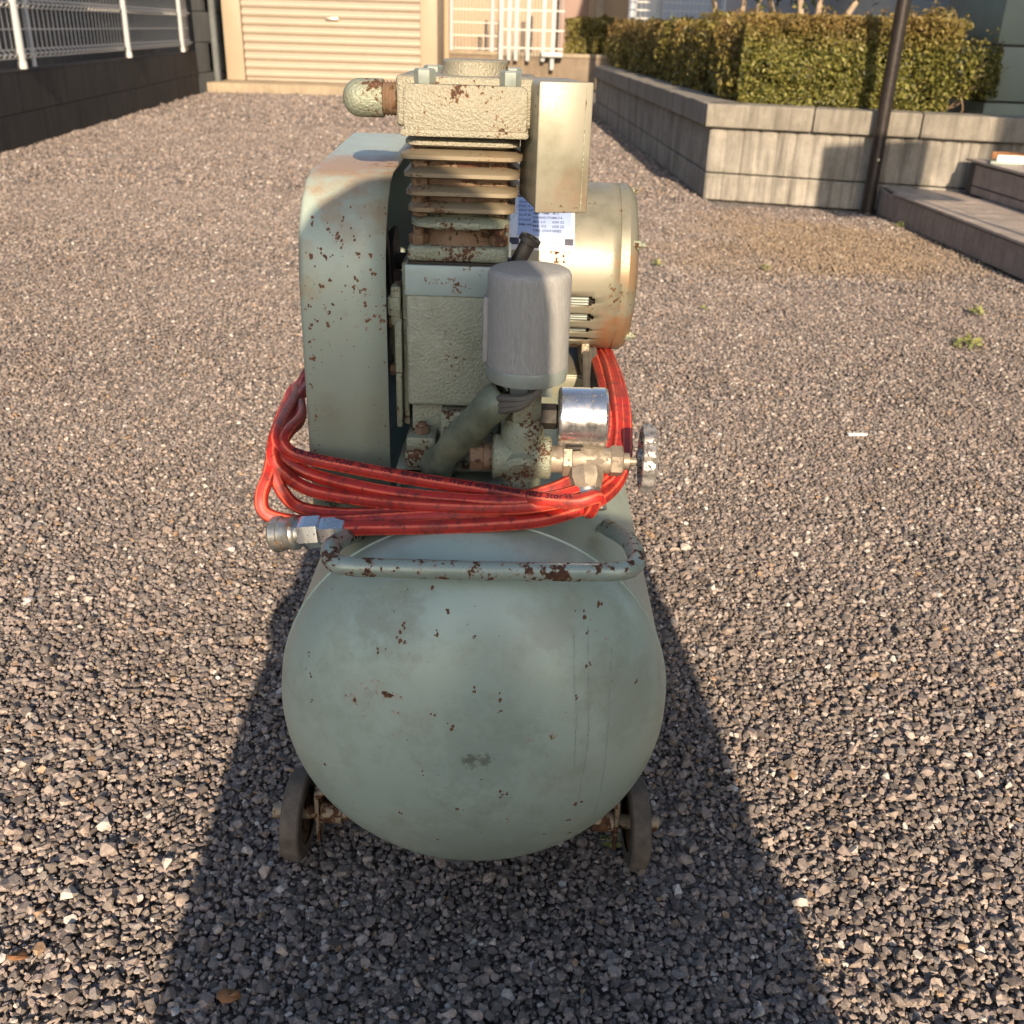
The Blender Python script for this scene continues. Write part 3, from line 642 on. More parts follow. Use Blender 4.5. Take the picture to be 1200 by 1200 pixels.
# pressure switch
SX, SY = .0095, .912
bm = NB(); lathe(bm, (SX, SY, .6185), (0, 0, 1), [(0, .0382), (.003, .0385), (.080, .0382), (.0840, .0378), (.0868, .0364), (.0884, .034), (.0891, .031), (.0895, .012), (.0895, 0)], 64)
bx(bm, SX-.0415, SX-.036, SY-.012, SY+.004, .622, .682, .0015)
psw = obj('pressure_switch', bm, M['switch'], comp, 45)
bm = NB(); lathe(bm, (SX, SY, .604), (0, 0, 1), [(0, .030), (.001, .0375), (.0125, .0395), (.0145, .0388)], 56); obj('switch_base', bm, M['zinc'], psw)
bm = NB(); hexn(bm, (SX-.002, SY, .590), (0, 0, 1), .017, .0145, .2); bx(bm, SX+.004, SX+.024, SY-.02, SY+.0, .592, .604, .001); obj('switch_neck', bm, M['zinc'], psw)
bm = NB()
for i, off_ in enumerate((0, .006, -.005)):
    tube(bm, cat([(SX+.012, SY-.024, .600-off_*.3), (SX-.004, SY-.030, .590+off_*.6), (SX-.020, SY-.026, .586+off_), (SX-.032, SY-.012, .580+off_)], 6), .0042, 8)
obj('switch_wire', bm, M['wire'], psw)
# conduit sleeve
bm = NB(); cp = cat([(-.010, .905, .590), (-.028, .905, .572), (-.048, .918, .543), (-.066, .935, .517), (-.078, .955, .494), (-.082, .965, .480)], 7)
tube(bm, cp, [.0165+.0015*math.sin(i*.5) for i in range(len(cp))], 20, False, mod=lambda a, l: 1+.07*math.cos(2*a+l*60))
o = obj('conduit_sleeve', bm, M['conduit'], comp, 60); mo = o.modifiers.new('t', 'SOLIDIFY'); mo.thickness = .0018
bm = NB(); cyl(bm, cp[2], cp[12], .0125, n=14); obj('cable_core', bm, M['black'], o)
# green manifold
FX, FY = .0075, .915
bm = NB(); hexn(bm, (FX, FY, .5625), (0, 0, 1), .0175, .0275, .5); mnut = obj('manifold_nut', bm, M['fit'], comp)
bm = NB(); lathe(bm, (FX, FY, .455), (0, 0, 1), [(0, .016), (.03, .018), (.045, .020), (.062, .0205), (.085, .0215), (.098, .0205), (.102, .0175), (.108, .0165)], 32)
lathe(bm, (-.0205, FY-.002, .523), (1, 0, 0), [(0, .0195), (.002, .0215), (.018, .020), (.030, .0205), (.040, .020), (.055, .0215), (.057, .0195)], 32)
lathe(bm, (FX, FY-.002, .523), (0, -1, -.5), [(0, .019), (.018, .019), (.022, .014), (.023, 0)], 28, caps=False)
man = obj('check_valve', bm, M['fit'], comp)
bm = NB(); cyl(bm, (-.029, FY-.002, .522), (-.0205, FY-.002, .522), .0135); hexn(bm, (-.029, FY-.002, .522), (-1, 0, 0), .0135, .014); obj('valve_plug', bm, M['rusty'], man)
# outlet tee, gauge, handwheel
TYY, TZZ = .912, .522
bm = NB(); lathe(bm, (.036, TYY, TZZ), (1, 0, 0), [(0, .0135), (.012, .0135)]+[(.012+.0005, .0125)], 28); hexn(bm, (.0475, TYY, TZZ), (1, 0, 0), .0165, .010)
lathe(bm, (.057, TYY, TZZ), (1, 0, 0), [(0, .0135), (.004, .0145), (.026, .0145), (.030, .013), (.037, .013)], 28); lathe(bm, (.073, TYY, TZZ), (0, 0, 1), [(0, .012), (.016, .0115)], 24)
hexn(bm, (.094, TYY, TZZ), (1, 0, 0), .0155, .013, .4); cyl(bm, (.107, TYY, TZZ), (.113, TYY, TZZ), .0085); cyl(bm, (.112, TYY, TZZ), (.126, TYY, TZZ), .0042)
tee = obj('outlet_tee', bm, M['brass'], comp)
od = V((.10, -.62, -.78)).normalized(); op = V((.070, .902, .517))
bm = NB(); lathe(bm, op, od, [(0, .0165), (.010, .0172), (.014, .0155), (.022, .013), (.024, .011)], 8, .3); obj('outlet_nut', bm, M['brass'], tee)
bm = NB(); lathe(bm, op+od*.020, od, [(0, .0118), (.001, .0128), (.013, .0124), (.014, .0108)], 40, mod=lambda a, h: 1+.02*(1 if int(a*40/6.2832) % 2 else 0)); obj('ferrule', bm, M['steel'], tee)
GZ, GY = .5615, .925
bm = NB(); lathe(bm, (.0415, GY, GZ), (1, 0, 0), [(0, .024), (.001, .0278), (.003, .0292), (.031, .0292), (.0315, .0286), (.0325, .0286), (.033, .0296), (.045, .0296), (.0475, .028), (.0475, .0262), (.044, .0262)], 64)
gauge = obj('pressure_gauge', bm, M['chrome'], comp)
bm = NB(); lathe(bm, (.0415, GY, GZ), (1, 0, 0), [(.0435, .026), (.0437, 0)], 48, caps=False); obj('dial', bm, M['white'], gauge)
bm = NB(); bx(bm, .0855, .0862, GY-.001, GY+.001, GZ-.004, GZ+.019, 0); obj('needle', bm, M['black'], gauge)
bm = NB(); hexn(bm, (.024, GY, GZ), (1, 0, 0), .0125, .018, .2); cyl(bm, (.012, GY, GZ), (.025, GY, GZ), .009); obj('gauge_stem', bm, M['dark'], gauge)
bm = NB(); bx(bm, .05, .068, TYY-.008, TYY+.008, .5335, .5385, .002); obj('gauge_bracket', bm, M['dark'], gauge)
bm = NB(); lob = lambda a, h: 1+.035*math.cos(12*a)
lathe(bm, (.1235, TYY, TZZ+.004), (1, -.03, 0), [(0, .0285), (.001, .0315), (.006, .0330), (.012, .0325), (.0145, .0295), (.0125, .024), (.008, .0235), (.004, .0265), (0, .0285)], 96, mod=lob, caps=False)
for k in range(5):
    bx(bm, .0065, .010, -.0045, .0045, 0, .027, .001, M=Matrix.Translation(V((.1235, TYY, TZZ+.004)))@Matrix.Rotation(2*math.pi*k/5, 4, 'X'))
lathe(bm, (.1205, TYY, TZZ+.004), (1, 0, 0), [(0, .008), (.012, .0095), (.016, .006)], 24)
obj('handwheel', bm, M['wheelchrome'], comp)
# drain pipe & wires behind the gauge
bm = NB()
for i in range(3):
    x = .086+.006*i; tube(bm, cat([(x+.004, 1.30, .52), (x+.002, 1.22, .498), (x-.004, 1.12, .492), (x-.012, 1.0, .485), (x-.02, .97, .475)], 6), .0042, 8)
obj('motor_cable', bm, M['wire'], comp)
bm = NB(); tube(bm, cat([(.03, .98, .50), (.06, .96, .495), (.085, .95, .485), (.09, .93, .46)], 6), .007, 12); hexn(bm, (.058, .905, .474), (.2, -.3, 1), .010, .01); obj('drain_fitting', bm, M['steel'], comp)

# ================================================================== HOSE
TH_, RO_ = TH, RO
HOSE = [(-0.1669, 0.88, 0.453), (-0.146, 0.876, 0.4572), (-0.1207, 0.868, 0.4625), (-0.0524, 0.858, 0.4717), (0.0141, 0.858, 0.4786), (0.0467, 0.868, 0.4821), (0.0811, 0.888, 0.4884), (0.1024, 0.92, 0.4931), (0.1146, 0.96, 0.5017), (0.12, 1.01, 0.5117), (0.1223, 1.08, 0.5258), (0.1231, 1.22, 0.5198), (0.12, 1.38, 0.503), (0.1, 1.5, 0.49), (0.03, 1.545, 0.5), (-0.1, 1.555, 0.51), (-0.228, 1.525, 0.5), (-0.229, 1.4, 0.485), (-0.24, 1.28, 0.482), (-0.2754, 1.2, 0.4876), (-0.2651, 1.1, 0.4956), (-0.2559, 1.0, 0.501), (-0.2472, 0.95, 0.4898), (-0.2358, 0.935, 0.4671), (-0.216, 0.935, 0.4484), (-0.1623, 0.915, 0.4531), (-0.0884, 0.885, 0.4738), (-0.02, 0.878, 0.4887), (0.03, 0.888, 0.4967), (0.0629, 0.91, 0.5036), (0.0856, 0.95, 0.504), (0.0993, 1.0, 0.51), (0.1047, 1.07, 0.5187), (0.1048, 1.2, 0.5167), (0.1037, 1.35, 0.5052), (0.10400000000000001, 1.5, 0.502), (0.03, 1.557, 0.514), (-0.1, 1.567, 0.524), (-0.228, 1.533, 0.51), (-0.232, 1.4, 0.495), (-0.244, 1.28, 0.49), (-0.272, 1.2, 0.491), (-0.261, 1.12, 0.5013), (-0.2505, 1.0, 0.5128), (-0.2467, 0.965, 0.5065), (-0.2344, 0.96, 0.4898), (-0.2032, 0.955, 0.4767), (-0.1448, 0.925, 0.4776), (-0.0897, 0.9, 0.4825), (-0.0199, 0.872, 0.4924), (0.0297, 0.868, 0.4978), (0.0741, 0.895, 0.5005), (0.0992, 0.945, 0.5037), (0.1109, 1.01, 0.5114), (0.1127, 1.08, 0.5255), (0.1144, 1.22, 0.5218), (0.1142, 1.38, 0.5004), (0.10800000000000001, 1.5, 0.514), (0.03, 1.569, 0.528), (-0.1, 1.579, 0.538), (-0.228, 1.541, 0.52), (-0.23500000000000001, 1.4, 0.505), (-0.248, 1.28, 0.498), (-0.2592, 1.13, 0.4978), (-0.248, 1.0, 0.51), (-0.2475, 0.955, 0.5), (-0.2376, 0.945, 0.4846), (-0.2073, 0.945, 0.4645), (-0.1437, 0.915, 0.469), (-0.088, 0.882, 0.4808), (-0.0197, 0.868, 0.4871), (0.0298, 0.864, 0.4943), (0.078, 0.898, 0.4938), (0.1067, 0.945, 0.4973), (0.1165, 1.01, 0.5096), (0.1184, 1.08, 0.5257), (0.1197, 1.22, 0.5219), (0.119, 1.38, 0.5005), (0.112, 1.5, 0.526), (0.03, 1.581, 0.542), (-0.1, 1.591, 0.552), (-0.228, 1.549, 0.53), (-0.23800000000000002, 1.4, 0.515), (-0.252, 1.28, 0.506), (-0.2779, 1.2, 0.483), (-0.2629, 1.06, 0.4999), (-0.2526, 0.98, 0.4964), (-0.2496, 0.94, 0.4845), (-0.2541, 0.92, 0.4676), (-0.2482, 0.912, 0.4525), (-0.2197, 0.91, 0.4458), (-0.1771, 0.9, 0.4522), (-0.1227, 0.884, 0.4648), (-0.0534, 0.872, 0.4776), (0.0139, 0.872, 0.4845), (0.0579, 0.89, 0.4885), (0.0903, 0.93, 0.4929), (0.1042, 0.985, 0.5016), (0.1092, 1.06, 0.5123), (0.109, 1.2, 0.5169), (0.1109, 1.4, 0.4944), (0.116, 1.5, 0.538), (0.03, 1.593, 0.556), (-0.1, 1.603, 0.5660000000000001), (-0.228, 1.557, 0.54), (-0.24100000000000002, 1.4, 0.525), (-0.256, 1.28, 0.514), (-0.2678, 1.19, 0.4912), (-0.2406, 1.06, 0.5027), (-0.2394, 0.99, 0.5112), (-0.2387, 0.965, 0.5067), (-0.2216, 0.96, 0.4965), (-0.1655, 0.945, 0.4918), (-0.091, 0.915, 0.4933), (-0.0204, 0.885, 0.4972), (0.0294, 0.86, 0.5015), (0.0603, 0.852, 0.5045), (0.0788, 0.858, 0.5068), (0.0743, 0.8754, 0.4835), (0.0734, 0.8809, 0.4905), (0.0726, 0.8859, 0.4967)]
hp = cat([V(p) for p in HOSE], 9)
HR = .0068
bm = NB()
def hmod(a, l):
    c_ = math.cos(5*a); return 1+.075*(c_ if c_ > 0 else 0)
tube(bm, hp, HR, 30, True, uv=True, rot=0.0, mod=hmod)
g = G('red_hose'); uvn = g.n('ShaderNodeUVMap'); u_, v_, _z = g.sep(uvn.outputs[0])
st = g.ma('COSINE', g.ma('MULTIPLY', v_, 2*math.pi*5)); 
c = g.mix(g.mr(st, .50, .8), (.42, .022, .016), (.74, .12, .065))
gr = g.noise(34, 7, .7, g.sc(1, 1, 1)); c = g.mix(g.mr(gr, .50, .64, 0, .68), c, (.085, .016, .015))
c = g.mix(g.mr(g.noise(160, 4, .6), .54, .66, 0, .65), c, (.05, .015, .014)); c = g.mix(g.mr(g.noise(14, 4), .5, .65, 0, .3), c, (.20, .06, .045)); g.bump(g.noise(300, 4), .15, .0006)
M['hose'] = g.fin(c, .5)
hose = obj('air_hose', bm, M['hose'], None, 60); tag(hose, 'coiled red rubber air hose looped around the compressor, printed along its side', 'hose')
hose_org = ORG[hose]
# print on the top strand
def hosetext(bm, s, L0, size, bold=.0002):
    PL = [V(p) for p in HTEXT]; P = cat(PL, 12); Ls = [0]
    for i in range(1, len(P)): Ls.append(Ls[-1]+(P[i]-P[i-1]).length)
    vs, fs = text2d(s, size, bold); VV = []
    for q in vs:
        l = min(max(L0+q.x*1.1, 0), Ls[-1]-1e-5); i = max(k for k in range(len(Ls)) if Ls[k] <= l); i = min(i, len(P)-2)
        t_ = (l-Ls[i])/(Ls[i+1]-Ls[i]); p = P[i].lerp(P[i+1], t_); T = (P[min(i+2, len(P)-1)]-P[max(i-1, 0)]).normalized()
        n0 = V((0, -.80, .60)); n_ = (n0-T*n0.dot(T)).normalized(); b = n_.cross(T)
        a = (q.y+.0005)/HR; VV.append(bm.verts.new(p+(n_*math.cos(a)+b*math.sin(a))*(HR*1.10)))
    for f in fs:
        try: bm.faces.new([VV[i] for i in f])
        except ValueError: pass
HTEXT = [(-0.2387, 0.965, 0.5067), (-0.2216, 0.96, 0.4965), (-0.1655, 0.945, 0.4918), (-0.091, 0.915, 0.4933), (-0.0204, 0.885, 0.4972), (0.0294, 0.86, 0.5015), (0.0603, 0.852, 0.5045)]
bm = NB(); hosetext(bm, 'AIR TOOL HOSE  No.1  VFC  Air in Cover  World wide patents  (02S Stock)', .012, .0088)
o = obj('hose_print', bm, simple('faded_ink', (.03, .004, .014), .6), hose, 0)
# end coupler
ca = V(HOSE[0]); cd = (V(HOSE[0])-V(HOSE[1])).normalized()
bm = NB(); lathe(bm, ca-cd*.006, cd, [(0, .0080), (.001, .0098), (.007, .0118), (.011, .0140), (.024, .0142), (.026, .0132)], 6, .55); cpl = obj('coupler_nut', bm, M['chrome'], hose)
bm = NB(); lathe(bm, ca+cd*.0195, cd, [(0, .013), (.001, .0158), (.004, .0162), (.014, .0162), (.020, .0165), (.024, .0145)], 6, .75); obj('coupler_body', bm, M['chrome'], cpl)
bm = NB(); lathe(bm, ca+cd*.041, cd, [(0, .0135), (.004, .0145), (.006, .0168), (.008, .0175), (.010, .0168), (.0115, .0160), (.022, .0162), (.023, .0175), (.030, .0178), (.032, .0165), (.032, .0095), (.020, .0095)], 60, mod=lambda a, h: 1+(.018*(int(a*30/math.pi) % 2) if h > .0225 and h < .0305 else 0)); obj('coupler_sleeve', bm, M['steel'], cpl)
# ================================================================== BACKGROUND
def piece(name, me, M4, parent, mat=None):
    o = bpy.data.objects.new(name, me); COL.objects.link(o); o.parent = parent
    o.matrix_local = Matrix.Translation(-ORG[parent]) @ M4; ORG[o] = M4.translation.copy(); return o
def mesh(bm, m, nm='piece', smooth=32):
    bmesh.ops.recalc_face_normals(bm, faces=bm.faces)
    if smooth:
        for f in bm.faces: f.smooth = True
        for e in bm.edges:
            if len(e.link_faces) == 2: e.smooth = e.calc_face_angle(0) < R(smooth)
    me = bpy.data.meshes.new(nm); bm.to_mesh(me); bm.free(); me.materials.append(m); return me
def wallM(p, q):   # local x runs p->q, local y is the outward (front) side towards the viewer's right-hand rule, z up
    d = (V((q[0], q[1], 0))-V((p[0], p[1], 0))); L_ = d.length; a = math.atan2(d.y, d.x)
    return Matrix.Translation((p[0], p[1], 0))@Matrix.Rotation(a, 4, 'Z'), L_
# ---- left low wall with fence
WL, LL = wallM((-3.02, .5), (-4.453, 14.85))      # local -y faces... handled by sign below
lw = empty('block_wall', (-3.75, 7.6, 0), 'low dark weathered block wall along the left side under the fence', 'wall')
bm = NB(); bx(bm, 0, LL, -.14, -.012, -.05, .515, M=WL)
# the yard lies on local +y or -y: test
side = 1 if (WL@V((1, .1, 0))).x > (WL@V((1, 0, 0))).x else -1
bm.free(); bm = NB(); bx(bm, 0, LL, min(-side*.14, -side*.012), max(-side*.14, -side*.012), -.05, .512, M=WL); obj('wall_core', bm, M['grout'], lw, 0)
def blockmesh(L_, H, D, m, bev=.006, ribs=0, rough=.0):
    bm = NB()
    if not ribs: bx(bm, 0, L_, -D, 0, 0, H, bev, 1)
    else:
        n_ = ribs*6; prof = []
        for k in range(n_+1):
            x = L_*k/n_; ph = (k % 6)/6; dd = 0 if ph == 0 else .012*(math.sin(math.pi*ph)**.5)
            prof.append((x, dd-.012))
        poly = [(0, D)]+[(x, -y) for x, y in prof]+[(L_, D)]
        zs = [0, .006]+[H*j/4 for j in range(1, 4)]+[H-.006, H]; rr = random.Random(int(L_*1000+H*100)); rows = []
        for j, z in enumerate(zs):
            rows.append([bm.verts.new((x, (-y_ if False else y_)+(rr.uniform(-.0012, .0012) if 0 < i < len(poly)-1 else 0)+(.006 if j in (0, len(zs)-1) and 0 < i < len(poly)-1 else 0), z)) for i, (x, y_) in enumerate(poly)])
        for A, B in zip(rows, rows[1:]):
            for i in range(len(A)): bm.faces.new((A[i], A[(i+1) % len(A)], B[(i+1) % len(A)], B[i]))
        bm.faces.new(rows[0]); bm.faces.new(rows[-1])
    return mesh(bm, m, 'block', 30)
S_1 = Matrix.Scale(1, 4) if side < 0 else Matrix.Rotation(0, 4, 'Z')
bl = [blockmesh(.894, .229, .10, M['darkwall'], .003), blockmesh(.894, .274, .10, M['darkwall'], .003)]
for row, (z, k) in enumerate(((.004, 0), (.236, 1))):
    i = 0; x = -.45*row
    while x < LL-.1:
        off_ = (0 if side > 0 else .10)
        piece('block', bl[k], WL@Matrix.Translation((x, off_, z)), lw); x += .898
bm = NB(); bx(bm, 0, LL, -.13 if side > 0 else 0.0, .0 if side > 0 else .13, .512, .525, M=WL); obj('wall_top', bm, M['darkwall'], lw, 0)
fen = empty('mesh_fence', (-3.9, 7.6, .525), 'white welded wire mesh fence on round posts above the dark block wall', 'fence')
fd = (WL.to_3x3()@V((1, 0, 0))).normalized(); nn = V((fd.y, -fd.x, 0)).normalized()
if nn.x < 0: nn = -nn
def onwall(t, o_=0, z=0): return WL@V((t, 0, 0))+nn*o_+V((0, 0, z))
def t_at(y): return (y-.5)/fd.y
for y in (2.1, 5.2, 8.3, 11.43, 14.1):
    bm = NB(); p = onwall(t_at(y), -.02, .53); cyl(bm, p, p+V((0, 0, 1.25)), .03, n=16); pst = obj('post', bm, M['post'], fen)
    bm = NB(); cyl(bm, p+V((0, 0, .0)), p+V((0, 0, .05)), .034, n=16); obj('post_sleeve', bm, M['meshwhite'], pst)
bm = NB(); vz = [(.60, 0), (.63, .035), (.66, 0), (.80, 0), (.95, 0), (.98, .035), (1.01, 0), (1.15, 0), (1.3, 0), (1.33, .035), (1.36, 0), (1.5, 0), (1.65, 0)]
def wire(bm, a, b, r):
    d = (b-a).normalized(); s, t = frame(d); A = [bm.verts.new(a+(s*math.cos(q)+t*math.sin(q))*r) for q in (0, 2.09, 4.19)]; B = [bm.verts.new(b+(s*math.cos(q)+t*math.sin(q))*r) for q in (0, 2.09, 4.19)]
    for k in range(3): bm.faces.new((A[k], A[(k+1) % 3], B[(k+1) % 3], B[k]))
t = t_at(4.5)
while t < LL-.05:
    for (z0, o0), (z1, o1) in zip(vz, vz[1:]): wire(bm, onwall(t, -.07+o0, z0), onwall(t, -.07+o1, z1), .0045)
    t += .115
o = obj('wire_panel', bm, M['meshwhite'], fen, 0); o['kind'] = 'stuff'
for z0, o0 in vz:
    bm = NB(); wire(bm, onwall(t_at(4.5), -.07+o0+.004, z0), onwall(LL-.03, -.07+o0+.004, z0), .006); obj('rail_wire', bm, M['meshwhite'], fen, 0)
# neighbour's house behind the fence
nb = empty('neighbour_house', (-5.6, 8, 0), 'dark grey house wall behind the left mesh fence', 'house')
bm = NB(); bx(bm, 0, LL+14, -.2, .2, 0, 3.4, M=Matrix.Translation(-nn*1.6)@WL); obj('wall', bm, M['neigh'], nb, 0)
for t, w_ in ((3.1, .06), (6.3, .12), (8.6, .06), (10.2, .10), (12.1, .05)):
    bm = NB(); p = onwall(t, -1.36, 0); cyl(bm, p, p+V((0, 0, 3)), w_/2, n=12); obj('downpipe', bm, M['housegrey'], nb)
for z in (.55, .95, 1.35, 1.75):
    bm = NB(); bx(bm, 0, LL+14, -.21, .21, z, z+.012, M=Matrix.Translation(-nn*1.6)@WL); obj('siding_line', bm, M['grout'], nb, 0)
bm = NB()
for k in range(2): bx(bm, -4.66+.06*k, -4.615+.06*k, 14.99, 15.02, .72+.02*k, 1.6, M=Matrix.Identity(4))
bx(bm, -4.63, -4.47, 14.90, 14.99, .60, .70, .02)
o = obj('timber_offcuts', bm, M['wood']); tag(o, 'sunlit timber boards leaning at the far end of the left mesh fence', 'boards')
# dark block side wall between fence and shed
sw = empty('side_wall', (-4.43, 15.5, 0), 'dark grey tall block wall between the left fence and the cream shutter', 'wall')
WS, LS = wallM((-4.455, 14.87), (-4.41, 18.5)); sd2 = 1 if (WS@V((1, .1, 0))).x > (WS@V((1, 0, 0))).x else -1
bm = NB(); bx(bm, 0, LS, min(-sd2*.2, -sd2*.01), max(-sd2*.2, -sd2*.01), 0, 2.6, M=WS); obj('wall_core', bm, M['grout'], sw, 0)
b1 = blockmesh(.79, .372, .09, M['slateblock'], .01)
for r_ in range(7):
    for c_ in range(5):
        x = c_*.8-(.4 if r_ % 2 else 0)
        if x < -.41 or x > LS-.3: continue
        piece('block', b1, WS@Matrix.Translation((max(x, .0) if x >= 0 else 0, (0 if sd2 > 0 else .09), .13+.38*r_-.26)), sw)
bm = NB(); cyl(bm, (-4.405, 15.6, .12), (-4.405, 15.6, 2.6), .045, n=16); obj('drain_pipe', bm, M['slateblock'], sw)  # dark block material stands in for shade on the pipe
# shed with roller shutter
sh = empty('storage_shed', (-2.83, 16.2, 0), 'cream steel storage shed with a closed roller shutter', 'shed')
bm = NB(); bx(bm, -4.36, -1.30, 16.10, 18.2, .14, 2.5, .01); obj('shed_body', bm, M['shutframe'], sh)
for x0, x1 in ((-4.372, -4.105), (-1.535, -1.287)):
    bm = NB(); bx(bm, x0, x1, 15.98, 16.12, .125, 2.45, .012); obj('jamb', bm, M['shutframe'], sh)
bm = NB(); bx(bm, -4.105, -1.535, 15.97, 16.1, 2.2, 2.45, .012); obj('lintel', bm, M['shutframe'], sh)
bm = NB(); n_ = 8; pf = [(16.06+0, 0)]
prof = [(16.06-.03*math.sin(math.pi*k/n_)**.8, .097*k/n_+.002) for k in range(n_+1)]+[(16.064, .101), (16.064, .115), (16.08, .115), (16.08, 0)]
prism(bm, prof, 0, -4.10, -1.54); sl = mesh(bm, M['shutter'], 'slat', 40)
for k in range(18): piece('slat', sl, Matrix.Translation((0, 0, .165+.1145*k)), sh)
bm = NB(); bx(bm, -4.10, -1.54, 16.04, 16.08, .128, .166, .004); bot = obj('bottom_bar', bm, M['shutter'], sh)
bm = NB(); bx(bm, -2.9, -2.72, 16.02, 16.04, .95, .99, .004); obj('shutter_lock', bm, M['steel'], sh)
bm = NB(); prism(bm, [(-4.5, 15.20), (-1.2, 15.46), (-1.2, 18.3), (-4.5, 18.3)], 2, -.05, .122, .012); o = obj('concrete_plinth', bm, M['sill']); tag(o, 'pale concrete plinth under the cream roller shutter', 'plinth')
bm = NB(); cyl(bm, (-1.20, 16.6, .32), (-1.20, 16.6, 2.4), .045, n=14); tube(bm, cat([(-1.20, 16.6, .34), (-1.19, 16.56, .28), (-1.17, 16.48, .26)]), .045, 14); o = obj('down_pipe', bm, M['ochre']); tag(o, 'sunlit tan downpipe beside the right edge of the shed', 'pipe')
# tan low wall at the back, gate, houses
bm = NB(); bx(bm, -1.45, 3.2, 19.0, 19.2, -.05, .50, .01); bw = obj('low_wall', bm, M['tan']); tag(bw, 'low tan concrete wall across the back of the yard', 'wall')
bm = NB(); bx(bm, -1.46, 3.2, 18.98, 19.22, .50, .56, .008); obj('wall_coping', bm, M['sill'], bw)
gt = empty('folding_gate', (0, 18.85, .4), 'folded white lattice gate standing at the back beyond the compressor', 'gate')
for x, h in ((-.44, 1.6), (-.30, 1.6), (-.18, 1.6), (.02, 1.6), (.28, 1.6), (.44, 1.7)):
    bm = NB(); bx(bm, x-.035, x+.035, 18.82, 18.88, .43 if x < .4 else .30, h+.8, .01); obj('upright', bm, M['post'], gt)
for z in (.62, .9, 1.2, 1.5):
    bm = NB(); bx(bm, -.46, .62, 18.84, 18.86, z, z+.02); obj('rail', bm, M['meshwhite'], gt)
bm = NB(); x = -.4
while x < .62: wire(bm, V((x, 18.85, .5)), V((x, 18.85, 2.2)), .006); x += .055
o = obj('bars', bm, M['meshwhite'], gt, 0); o['kind'] = 'stuff'
bm = NB(); bx(bm, .25, .62, 18.75, 18.95, .50, .58, .02); obj('gate_latch', bm, M['post'], gt)
fb = empty('back_fence', (-.9, 19.1, .56), 'white wire fence behind the back wall left of the folding gate', 'fence')
bm = NB(); x = -1.4
while x < -.45: wire(bm, V((x, 19.1, .56)), V((x, 19.1, 2)), .006); x += .06
for z in (.6, .8, 1.0, 1.2, 1.4): wire(bm, V((-1.45, 19.1, z)), V((-.45, 19.1, z)), .008)
o = obj('wire_panel', bm, M['meshwhite'], fb, 0); o['kind'] = 'stuff'
for x in (-1.3, -.6):
    bm = NB(); cyl(bm, (x, 19.1, .5), (x, 19.1, 2), .035, n=12); obj('post', bm, M['post'], fb)
def house(name, label, x0, x1, y0, y1, h, mat, wins=(), lines=None):
    e = empty(name, ((x0+x1)/2, y0, 0), label, 'house')
    bm = NB(); bx(bm, x0, x1, y0, y1, -.05, h, .01); obj('wall', bm, mat, e)
    for a, b, c_, d in wins:
        bm = NB(); bx(bm, a, b, y0-.03, y0+.02, c_, d, .005); f = obj('window_frame', bm, M['white'], e)
        bm = NB(); bx(bm, a+.04, b-.04, y0-.036, y0-.02, c_+.04, d-.04); obj('pane', bm, M['housegrey'], f)
    if lines:
        for k in range(int(h/lines)):
            bm = NB(); bx(bm, x0+.003, x1-.003, y0-.012, y0+.01, k*lines+.006, (k+1)*lines-.006, .003); obj('siding_board', bm, mat, e)
    bm = NB(); bx(bm, x0-.3, x1+.3, y0-.3, y1+.3, h, h+.15, .02); obj('roof', bm, M['slateblock'], e)
    return e
house('far_house', 'ochre house wall far behind the folded lattice gate', -3.0, .62, 22, 28, 5, M['ochre'])
house('far_house', 'pinkish brown house wall behind the small rear hedge', .62, 1.16, 21.5, 28, 5, M['pink'])
house('far_house', 'tan house wall with pale corner post above the rear hedge', 1.16, 2.1, 21.2, 28, 5, M['ochre'])
bm = NB(); bx(bm, 1.235, 1.40, 20.6, 20.75, 0, 4, .01); o = obj('gate_pillar', bm, M['sill']); tag(o, 'cream lit pillar above the small rear hedge', 'pillar')
bm = NB(); cyl(bm, (1.49, 16.0, .4), (1.49, 16.0, 3), .06, n=14); o = obj('fence_post', bm, M['housegrey']); tag(o, 'thick blue grey post at the left end of the white fence behind the hedge', 'post')
house('pale_house', 'pale blue grey house behind the white fence and hedge', 2.0, 9, 20.5, 28, 6, M['pale'], ((2.4, 3.6, 1.0, 2.0), (4.2, 5.4, 1.0, 2.0)))
mf = empty('mesh_fence', (2.7, 15.5, .5), 'white wire mesh fence above the planter hedge, in front of the pale house', 'fence')
bm = NB(); x = 1.5
while x < 4.6: wire(bm, V((x, 15.5, .5)), V((x, 15.5, 1.9)), .004); x += .06
for z in (.6, .8, 1.0, 1.1, 1.2, 1.3, 1.4, 1.5, 1.7): wire(bm, V((1.5, 15.5, z)), V((4.6, 15.5, z)), .008)
o = obj('wire_panel', bm, M['meshwhite'], mf, 0); o['kind'] = 'stuff'
for x in (1.8, 2.6, 3.4, 4.2):
    bm = NB(); cyl(bm, (x, 15.45, .4), (x, 15.45, 1.95), .04, n=12); obj('post', bm, M['post'], mf)
house('blue_grey_house', 'blue grey sided house wall behind the right end of the hedge', 2.45, 7.5, 8.6, 14, 5.5, M['housegrey'], (), .3)
bm = NB(); bx(bm, 3.02, 3.07, 8.0, 8.05, .3, 3, .005); o = obj('corner_trim', bm, M['white']); tag(o, 'narrow white upright trim beside the pale grey panel', 'trim')
bm = NB(); bx(bm, 2.80, 3.5, 7.3, 7.36, .45, 2.6, .006); o = obj('side_door', bm, M['pale']); tag(o, 'plain pale grey door panel beside the sage building', 'panel')
sb = empty('sage_building', (3.4, 6.5, 0), 'sage green grey sided building corner at the right edge', 'building')
